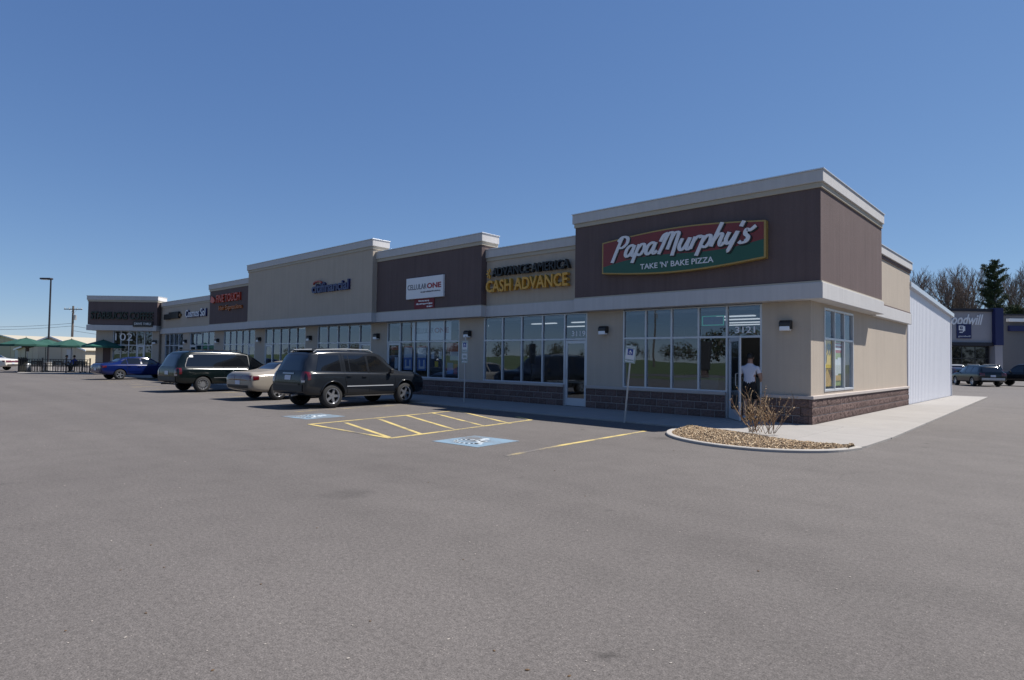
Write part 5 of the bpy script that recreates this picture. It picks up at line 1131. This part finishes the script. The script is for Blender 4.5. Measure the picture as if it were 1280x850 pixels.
# ------------------------------------------------------------------ light pole, utility poles, wires
lp = gp(60.2, 56); lpo = empty('light_pole', lp, 0, 'tall dark bronze parking lot light pole behind the patio', 'light pole'); BRZ = mat('bronze_pole', (.022, .020, .024), .5)
hpole = 1.56+(441-347.5)*56/FPX
MB().tube([(0, 0, 0), (0, 0, hpole)], [.085, .065], 8).build('pole', BRZ, lpo); MB().lathe([(0, 0), (.30, 0), (.30, .75), (.0, .75)], 14).build('footing', M['kerb'], lpo)
hd_ = -RH; m = MB().box(-.92, .10, -.20, .20, -.10, .06).xform(Matrix.Translation((0, 0, hpole)) @ Matrix.Rotation(math.atan2(RH.y, RH.x), 4, 'Z')); m.build('lamp_head', BRZ, lpo, False, .06)
MB().box(-.80, -.25, -.15, .15, -.115, -.10).xform(Matrix.Translation((0, 0, hpole)) @ Matrix.Rotation(math.atan2(RH.y, RH.x), 4, 'Z')).build('lens', LAMPM, lpo)
WOOD = mat('pole_wood', (.13, .105, .09), .9, var=.25, vscale=6)
def utility(loc, h, ang, label, arms=1.35):
    u = empty('utility_pole', loc, 0, label, 'utility pole', 'wooden utility poles'); MB().tube([(0, 0, -.3), (0, 0, h)], [.19, .13], 8).build('pole', WOOD, u); T = Matrix.Rotation(ang, 4, 'Z')
    MB().box(-arms, arms, -.06, .06, h-.55, h-.42).xform(T).build('crossarm', WOOD, u)
    for x in (-arms+.1, -arms*.45, arms*.45, arms-.1): MB().lathe([(.03, h-.42), (.055, h-.36), (.03, h-.32), (.05, h-.26), (0, h-.22)], 8, 'z', (0, 0, 0)).xform(T @ Matrix.Translation((x, 0, 0))).build('insulator', M['galv'], u)
    MB().tube([(-.6, 0, h-.48), (0, .12, h-1.2), (.6, 0, h-.48)], .02, 4).xform(T).build('brace', M['galv'], u)
    MB().lathe([(0, h-2.1), (.2, h-2.1), (.22, h-1.4), (.0, h-1.3)], 10, 'z', (.32, 0, 0)).xform(T).build('transformer', M['galv'], u); return u
up = gp(89.5, 92); hu = 1.56+(441-381.5)*92/FPX; ra = math.atan2(RH.y, RH.x)
utility(up, hu, ra, 'wooden utility pole with crossarm standing beyond the patio')
def wire(a, b2, sag, r, label):
    pts = [a.lerp(b2, k/16)+Vector((0, 0, -sag*4*(k/16)*(1-k/16))) for k in range(17)]; o = MB().tube(pts, r, 4).build('overhead_wire', mat('wire_black', (.03, .03, .035), .6)); tag(o, label, 'wire', 'overhead wires at the utility pole')
for k, dz in enumerate((-2.6, -3.0)): wire(up+Vector((0, 0, hu+dz))-RH*.1, up-RH*34+FH*2+Vector((0, 0, hu+dz+.4)), .9, .022, ('upper', 'lower')[k]+' overhead wire running from the utility pole past the shed roof')
for k, dz in enumerate((-3.0, -3.7)): wire(up+Vector((0, 0, hu+dz))+RH*.1, up+RH*36+FH*6+Vector((0, 0, hu+dz-1.0)), 1.2, .022, ('upper', 'lower')[k]+' overhead wire running from the utility pole behind the tower')

# ------------------------------------------------------------------ metal sheds at the far left
TAN = mat('shed_tan', (.50, .44, .33), .6, streak=.05); TANR = mat('shed_roof_tan', (.40, .36, .28), .55, streak=.06)
def shed(loc, rz, w, L_, eave, ridge, label, seam=1.0):
    s_ = empty('metal_shed', loc, rz, label, 'building'); MB().prism_xz([(-w/2, -.2), (w/2, -.2), (w/2, eave), (0, ridge), (-w/2, eave)], 0, L_).build('wall', TAN, s_)
    for sg in (-1, 1):
        q = MB(); q.add([(0, -.35, ridge+.05), (sg*(w/2+.35), -.35, eave-.05), (sg*(w/2+.35), L_+.3, eave-.05), (0, L_+.3, ridge+.05), (0, -.35, ridge+.15), (sg*(w/2+.35), -.35, eave+.06), (sg*(w/2+.35), L_+.3, eave+.06), (0, L_+.3, ridge+.15)], [(0, 1, 2, 3), (7, 6, 5, 4), (0, 4, 5, 1), (1, 5, 6, 2), (2, 6, 7, 3), (3, 7, 4, 0)]); q.build('roof_plane', TANR, s_)
        q = MB(); q.add([(0, -.37, ridge+.0), (sg*(w/2+.37), -.37, eave-.12), (sg*(w/2+.37), -.37, eave+.09), (0, -.37, ridge+.19), (0, -.31, ridge), (sg*(w/2+.37), -.31, eave-.12), (sg*(w/2+.37), -.31, eave+.09), (0, -.31, ridge+.19)], [(0, 1, 2, 3), (7, 6, 5, 4), (0, 4, 5, 1), (1, 5, 6, 2), (2, 6, 7, 3), (3, 7, 4, 0)]); q.build('rake_trim', M['whitep'], s_)
    x = -w/2+seam/2
    k = 0
    while x < w/2: h_ = eave+(ridge-eave)*(1-abs(x)/(w/2)); MB().box(x-.02, x+.02, -.03, 0, 0, h_-.12).build('wall_rib', TAN, s_); x += seam
    MB().box(-1.9, 1.7, -.05, -.005, 0, 2.6).build('roller_door', mat('roller_door', (.42, .37, .28), .6), s_); MB().box(2.6, 3.5, -.05, -.005, 0, 2.1).build('door', mat('shed_door', (.5, .5, .48), .6), s_)
q = gp(64, 84); shed((q.x, q.y, 0), fwd+R(-12), 11.2, 26, 2.0, 3.75, 'beige metal shed with white trimmed gable behind the patio')
q = gp(2, 104); shed((q.x, q.y, 0), fwd+R(-8), 16, 30, 2.6, 4.4, 'wide tan metal shed further back with a low roof')

# ------------------------------------------------------------------ thrift store on the right
GD = 84.0; gx = lambda px: (px-640)/FPX*GD; gz = lambda py: 1.56+(456.5-py)*GD/FPX
gpos = CAM+FH*GD; gpos.z = 0; gw = empty('thrift_store', gpos, YAW, 'grey and dark blue thrift store with white italic lettering', 'building')
GRYW = mat('store_grey', (.30, .29, .31), .85, var=.06); GRYD = mat('store_dark_grey', (.13, .13, .14), .85, var=.06); NVY = mat('store_navy', (.010, .016, .085), .6); NVK = mat('store_navy_black', (.012, .013, .022), .6)
L0 = gx(1120)
MB().box(L0, gx(1239), .5, 30, 0, gz(431)).build('lower_wall', GRYD, gw); MB().box(L0, gx(1240.5), .0, 30, gz(427), gz(388)).build('sign_wall', GRYW, gw)
MB().box(L0, gx(1241), -.25, 30, gz(388), gz(384.5)).build('parapet', NVK, gw); MB().box(L0, gx(1241), -.25, 1, gz(431), gz(426.8)).build('canopy', NVK, gw)
MB().box(gx(1240.6), gx(1250.8), -.6, 4, gz(430), gz(383.6)).build('blue_pylon', NVY, gw); MB().box(gx(1241), gx(1250.4), -.45, 4, 0, gz(430)).build('pylon_base', GRYW, gw)
MB().box(gx(1251.5), gx(1300), 2.0, 30, 0, gz(391)).build('annex_wall', GRYD, gw); MB().box(gx(1251.5), gx(1300), 1.8, 30, gz(391), gz(389)).build('annex_coping', NVK, gw); MB().box(gx(1251.2), gx(1252.4), -.1, 2, 0, gz(391)).build('downpipe', M['whitep'], gw)
MB().box(gx(1275), gx(1300), 1.6, 2.0, gz(411), gz(404)).build('annex_sign', NVY, gw); MB().box(gx(1273), gx(1300), 1.4, 2.0, gz(399), gz(395)).build('annex_awning', M['whitep'], gw)
fr = MB(); xs = [gx(1120+17*k) for k in range(8)]
for x in xs[:-1]+[gx(1238.5)]: fr.box(x-.05, x+.05, .38, .48, .25, gz(432))
for z in (.25, 2.6, gz(432)): fr.box(xs[0], gx(1238.5), .39, .47, z-.05, z+.05)
wn_ = fr.build('window', M['black'], gw)
xs[-1] = gx(1238.5)
for a, b_ in zip(xs, xs[1:]):
    MB().box(a+.05, b_-.05, .42, .44, .3, 2.55).build('pane', CG, wn_); MB().box(a+.05, b_-.05, .42, .44, 2.65, gz(432)-.05).build('pane', CG, wn_)
gs = empty('thrift_sign', gpos, YAW, 'white italic lettering above a blue square emblem on thrift store wall', 'sign')
text_fit('letter', 'Goodwill', gx(1181), gx(1229.5), gz(405), gz(391.5), -.04, SWH, gs, .04, True, shear=.35, offset=.02)
MB().box(gx(1196), gx(1214), -.12, -.01, gz(422), gz(404)).build('emblem_panel', NVY, gs)
em = MB(); u0, v0, us = gx(1198.2), gz(414.2), (gx(1206)-gx(1198.2))
def eb(a, b_, c_, d_): em.box(u0+a*us, u0+b_*us, -.15, -.121, v0+c_*us, v0+d_*us)
eb(.0, .18, .30, 1.05); eb(.18, .80, .90, 1.05); eb(.18, .62, .30, .45); eb(.62, .80, .05, .90); eb(.1, .62, -.10, .05); eb(.80, 1.0, .2, .95); eb(.35, .5, .6, .75)
em.build('emblem_mark', SWH, gs); text_fit('lettering', 'goodwill', gx(1197.5), gx(1212.5), gz(420.8), gz(418.2), -.125, SWH, gs, .01)
kb2 = MB().box(gx(1160), gx(1300), -4.5, -.7, .0, .13).xform(Matrix.Translation(gpos) @ Matrix.Rotation(YAW, 4, 'Z')).build('store_walk', M['concrete']); tag(kb2, kind='structure')

# ================================================================== trees
BARK = mat('bark_grey', (.11, .090, .078), .9, var=.25, vscale=3); TWIG = mat('twig_brown', (.145, .105, .088), .9, var=.3, vscale=1)
def bare_tree(seed, H):
    rnd = random.Random(seed); tr_, tw_ = MB(), MB()
    def grow(p, d, L_, r, lvl):
        n_ = 4 if lvl < 2 else 3; path = [p.copy()]; rs = [r]
        for k in range(n_):
            d = (d+Vector((rnd.uniform(-.16, .16), rnd.uniform(-.16, .16), .07))).normalized(); p = p+d*L_/n_; path.append(p.copy()); rs.append(r*(1-.45*(k+1)/n_))
        (tr_ if lvl < 2 else tw_).tube(path, rs, 6 if lvl == 0 else (4 if lvl < 3 else 3), caps=False)
        if lvl == 4: return
        nb_ = (8, 7, 6, 5)[lvl]
        for k in range(nb_):
            t = .30+.70*(k+rnd.random()*.6)/nb_ if lvl == 0 else .2+.8*(k+rnd.random()*.5)/nb_; t = min(t, 1); i = min(int(t*n_), n_-1); q = path[i].lerp(path[i+1], t*n_-i)
            a = rnd.uniform(0, 6.283); sp_ = rnd.uniform(.35, .85); e = (d*1.0+Vector((math.cos(a)*sp_, math.sin(a)*sp_, .25))).normalized(); grow(q, e, L_*rnd.uniform(.42, .62)*(1.1-.35*t), max(rs[i]*.55, .020), lvl+1)
    grow(Vector((0, 0, -.2)), Vector((0, 0, 1)), H*.80, H*.013, 0)
    return tr_.mesh('trunk', BARK, True), tw_.mesh('crown', TWIG)
bt = [bare_tree(s_, 19.5) for s_ in (1, 2, 3)]
def put_tree(name, meshes, px, depth, sc, rz, label, grp_, names=('trunk', 'crown')):
    p = gp(px, depth); t = empty(name, (p.x, p.y, 0), rz, label, 'tree', grp_); t.scale = (sc, sc, sc)
    for nm, me in zip(names, meshes): inst(nm, me, t)
random.seed(21)
spots = [(1146, 128, .98), (1158, 140, 1.02), (1168, 122, .88), (1184, 133, 1.0), (1193, 145, 1.1), (1201, 126, .96), (1210, 138, 1.08), (1216, 124, .90), (1262, 140, 1.08), (1271, 128, 1.0), (1278, 150, 1.15), (1290, 134, 1.05), (1132, 138, .95), (1302, 142, 1.1)]
for k, (px, dp, sc) in enumerate(spots): put_tree('bare_tree', bt[k % 3], px, dp, sc, random.uniform(0, 6), 'leafless grey brown tree in the wood behind the thrift store', 'bare trees behind the thrift store')
# white pine: whorls of upswept branches carrying needle tufts
def pine(seed, H, spread):
    rnd = random.Random(seed); tk, nd = MB(), MB(); tk.tube([(0, 0, -.2), (.1, 0, H*.5), (0, 0, H*.98)], [H*.016, H*.011, .04], 7, caps=False); z = H*.22
    while z < H*.99:
        nb_ = rnd.choice((4, 5, 6)); fr_ = (z/H); prof_ = spread*(1-.55*max(0, fr_-.25)/.75)*(1 if fr_ < .93 else .45)
        for k in range(nb_):
            a = rnd.uniform(0, 6.283); L_ = prof_*rnd.uniform(.45, 1.12); p = Vector((0, 0, z)); d = Vector((math.cos(a), math.sin(a), rnd.uniform(.05, .5))).normalized(); path = [p.copy()]
            for s_ in range(5): d = (d+Vector((rnd.uniform(-.1, .1), rnd.uniform(-.1, .1), .10))).normalized(); p = p+d*L_/5; path.append(p.copy())
            tk.tube(path, [.06, .05, .04, .03, .02, .012], 3, caps=False)
            for s_ in range(int(60*L_/2.5)+16):
                t = rnd.uniform(.22, 1.0); i = min(int(t*5), 4); c_ = path[i].lerp(path[i+1], t*5-i)+Vector((rnd.gauss(0, .22), rnd.gauss(0, .22), rnd.gauss(.05, .13)))
                for q_ in range(5):
                    u_ = Vector((rnd.gauss(0, 1), rnd.gauss(0, 1), rnd.gauss(.5, .7))).normalized()*rnd.uniform(.18, .42); w_ = u_.cross(Vector((rnd.gauss(0, 1), rnd.gauss(0, 1), rnd.gauss(0, 1))))*.07 if False else u_.cross(Vector((rnd.gauss(0, 1), rnd.gauss(0, 1), rnd.gauss(0, 1)))).normalized()*.06; nd.cur = rnd.choice((0, 0, 1)); nd.add([c_-w_, c_+w_, c_+u_], [(0, 1, 2)])
        z += H*rnd.uniform(.022, .04)
    return tk.mesh('trunk', BARK, True), nd.mesh('crown', [mat('needles_dark', (.030, .050, .024), .8), mat('needles_light', (.075, .095, .035), .8)])
pn = pine(4, 22.5, 3.9); put_tree('pine_tree', pn, 1244, 120, 1.0, 1.0, 'tall ragged white pine rising behind the thrift store roof', None)
pn2 = pine(9, 12.5, 3.4); put_tree('pine_tree', pn2, 1268, 112, 1.0, 2.0, 'lower bushy yellow green pine behind the grey annex', None); put_tree('pine_tree', pn2, 1252, 116, .92, 4.0, 'short dense pine tucked below the tall white pine', None)

# ================================================================== the far side of the lot (seen mirrored in the shop windows)
bank = MB(); nx_ = 60
prof_ = [(-58, -.05), (-66, .5), (-76, 1.5), (-90, 2.2), (-120, 2.4)]
for i in range(nx_+1):
    x = -260+360*i/nx_
    for (y_, z_) in prof_: bank.v.append((x, y_, z_*(.8+.25*math.sin(x*.05+1)) if z_ > 0 else z_))
for i in range(nx_):
    for j in range(4): bank.f.append((i*5+j, i*5+j+1, (i+1)*5+j+1, (i+1)*5+j)); bank.mi.append(0)
o = bank.build('grass_bank', mat('spring_grass', (.075, .098, .032), .95, var=.35, vscale=.15, fine=.25, fscale=5), smooth=True); tag(o, kind='structure')
rnd = random.Random(77); wood = MB()
def clump(x, y, z, r, n_):
    for k in range(n_):
        u_ = Vector((rnd.gauss(0, 1), rnd.gauss(0, 1), rnd.gauss(0, 1))); c_ = Vector((x, y, z))+u_.normalized()*r*rnd.random()**.4; a = Vector((rnd.gauss(0, 1), rnd.gauss(0, 1), rnd.gauss(0, 1))).normalized()*r*.11; b2 = a.cross(u_).normalized()*r*.08; wood.cur = rnd.choice((0, 1)); wood.add([c_-a, c_+b2, c_+a, c_-b2], [(0, 1, 2, 3)])
for k in range(120):
    x = rnd.uniform(-330, 40); h = rnd.uniform(4, 8)+(3 if x > -90 else 0); y_ = rnd.uniform(-190, -150); clump(x, y_, h*.55+1.5, h*.5, 170)
for k in range(90):
    y_ = rnd.uniform(-140, 160); h = rnd.uniform(6, 11); clump(rnd.uniform(95, 140), y_, h*.5, h*.55, 150)
o = wood.build('far_wood', [mat('wood_brown', (.075, .058, .042), .9), mat('wood_green', (.05, .065, .028), .9)]); tag(o, 'distant belt of brown and green trees across the road', 'wood', kind='stuff')
utility((-46, -72, .3), 10.5, R(10), 'wooden utility pole on the grass bank across the road'); utility((-112, -74, .3), 10.5, R(10), 'second wooden utility pole further along the grass bank')
mon = empty('pylon_sign', (-22.5, -41, 0), R(12), 'narrow dark pylon sign standing across the parking lot', 'sign'); MB().box(-.55, .55, -.2, .2, .8, 3.6).build('cabinet', mat('pylon_dark', (.05, .045, .045), .6), mon, False, .03); MB().box(-.35, .35, -.15, .15, 0, .8).build('plinth', M['block'], mon)
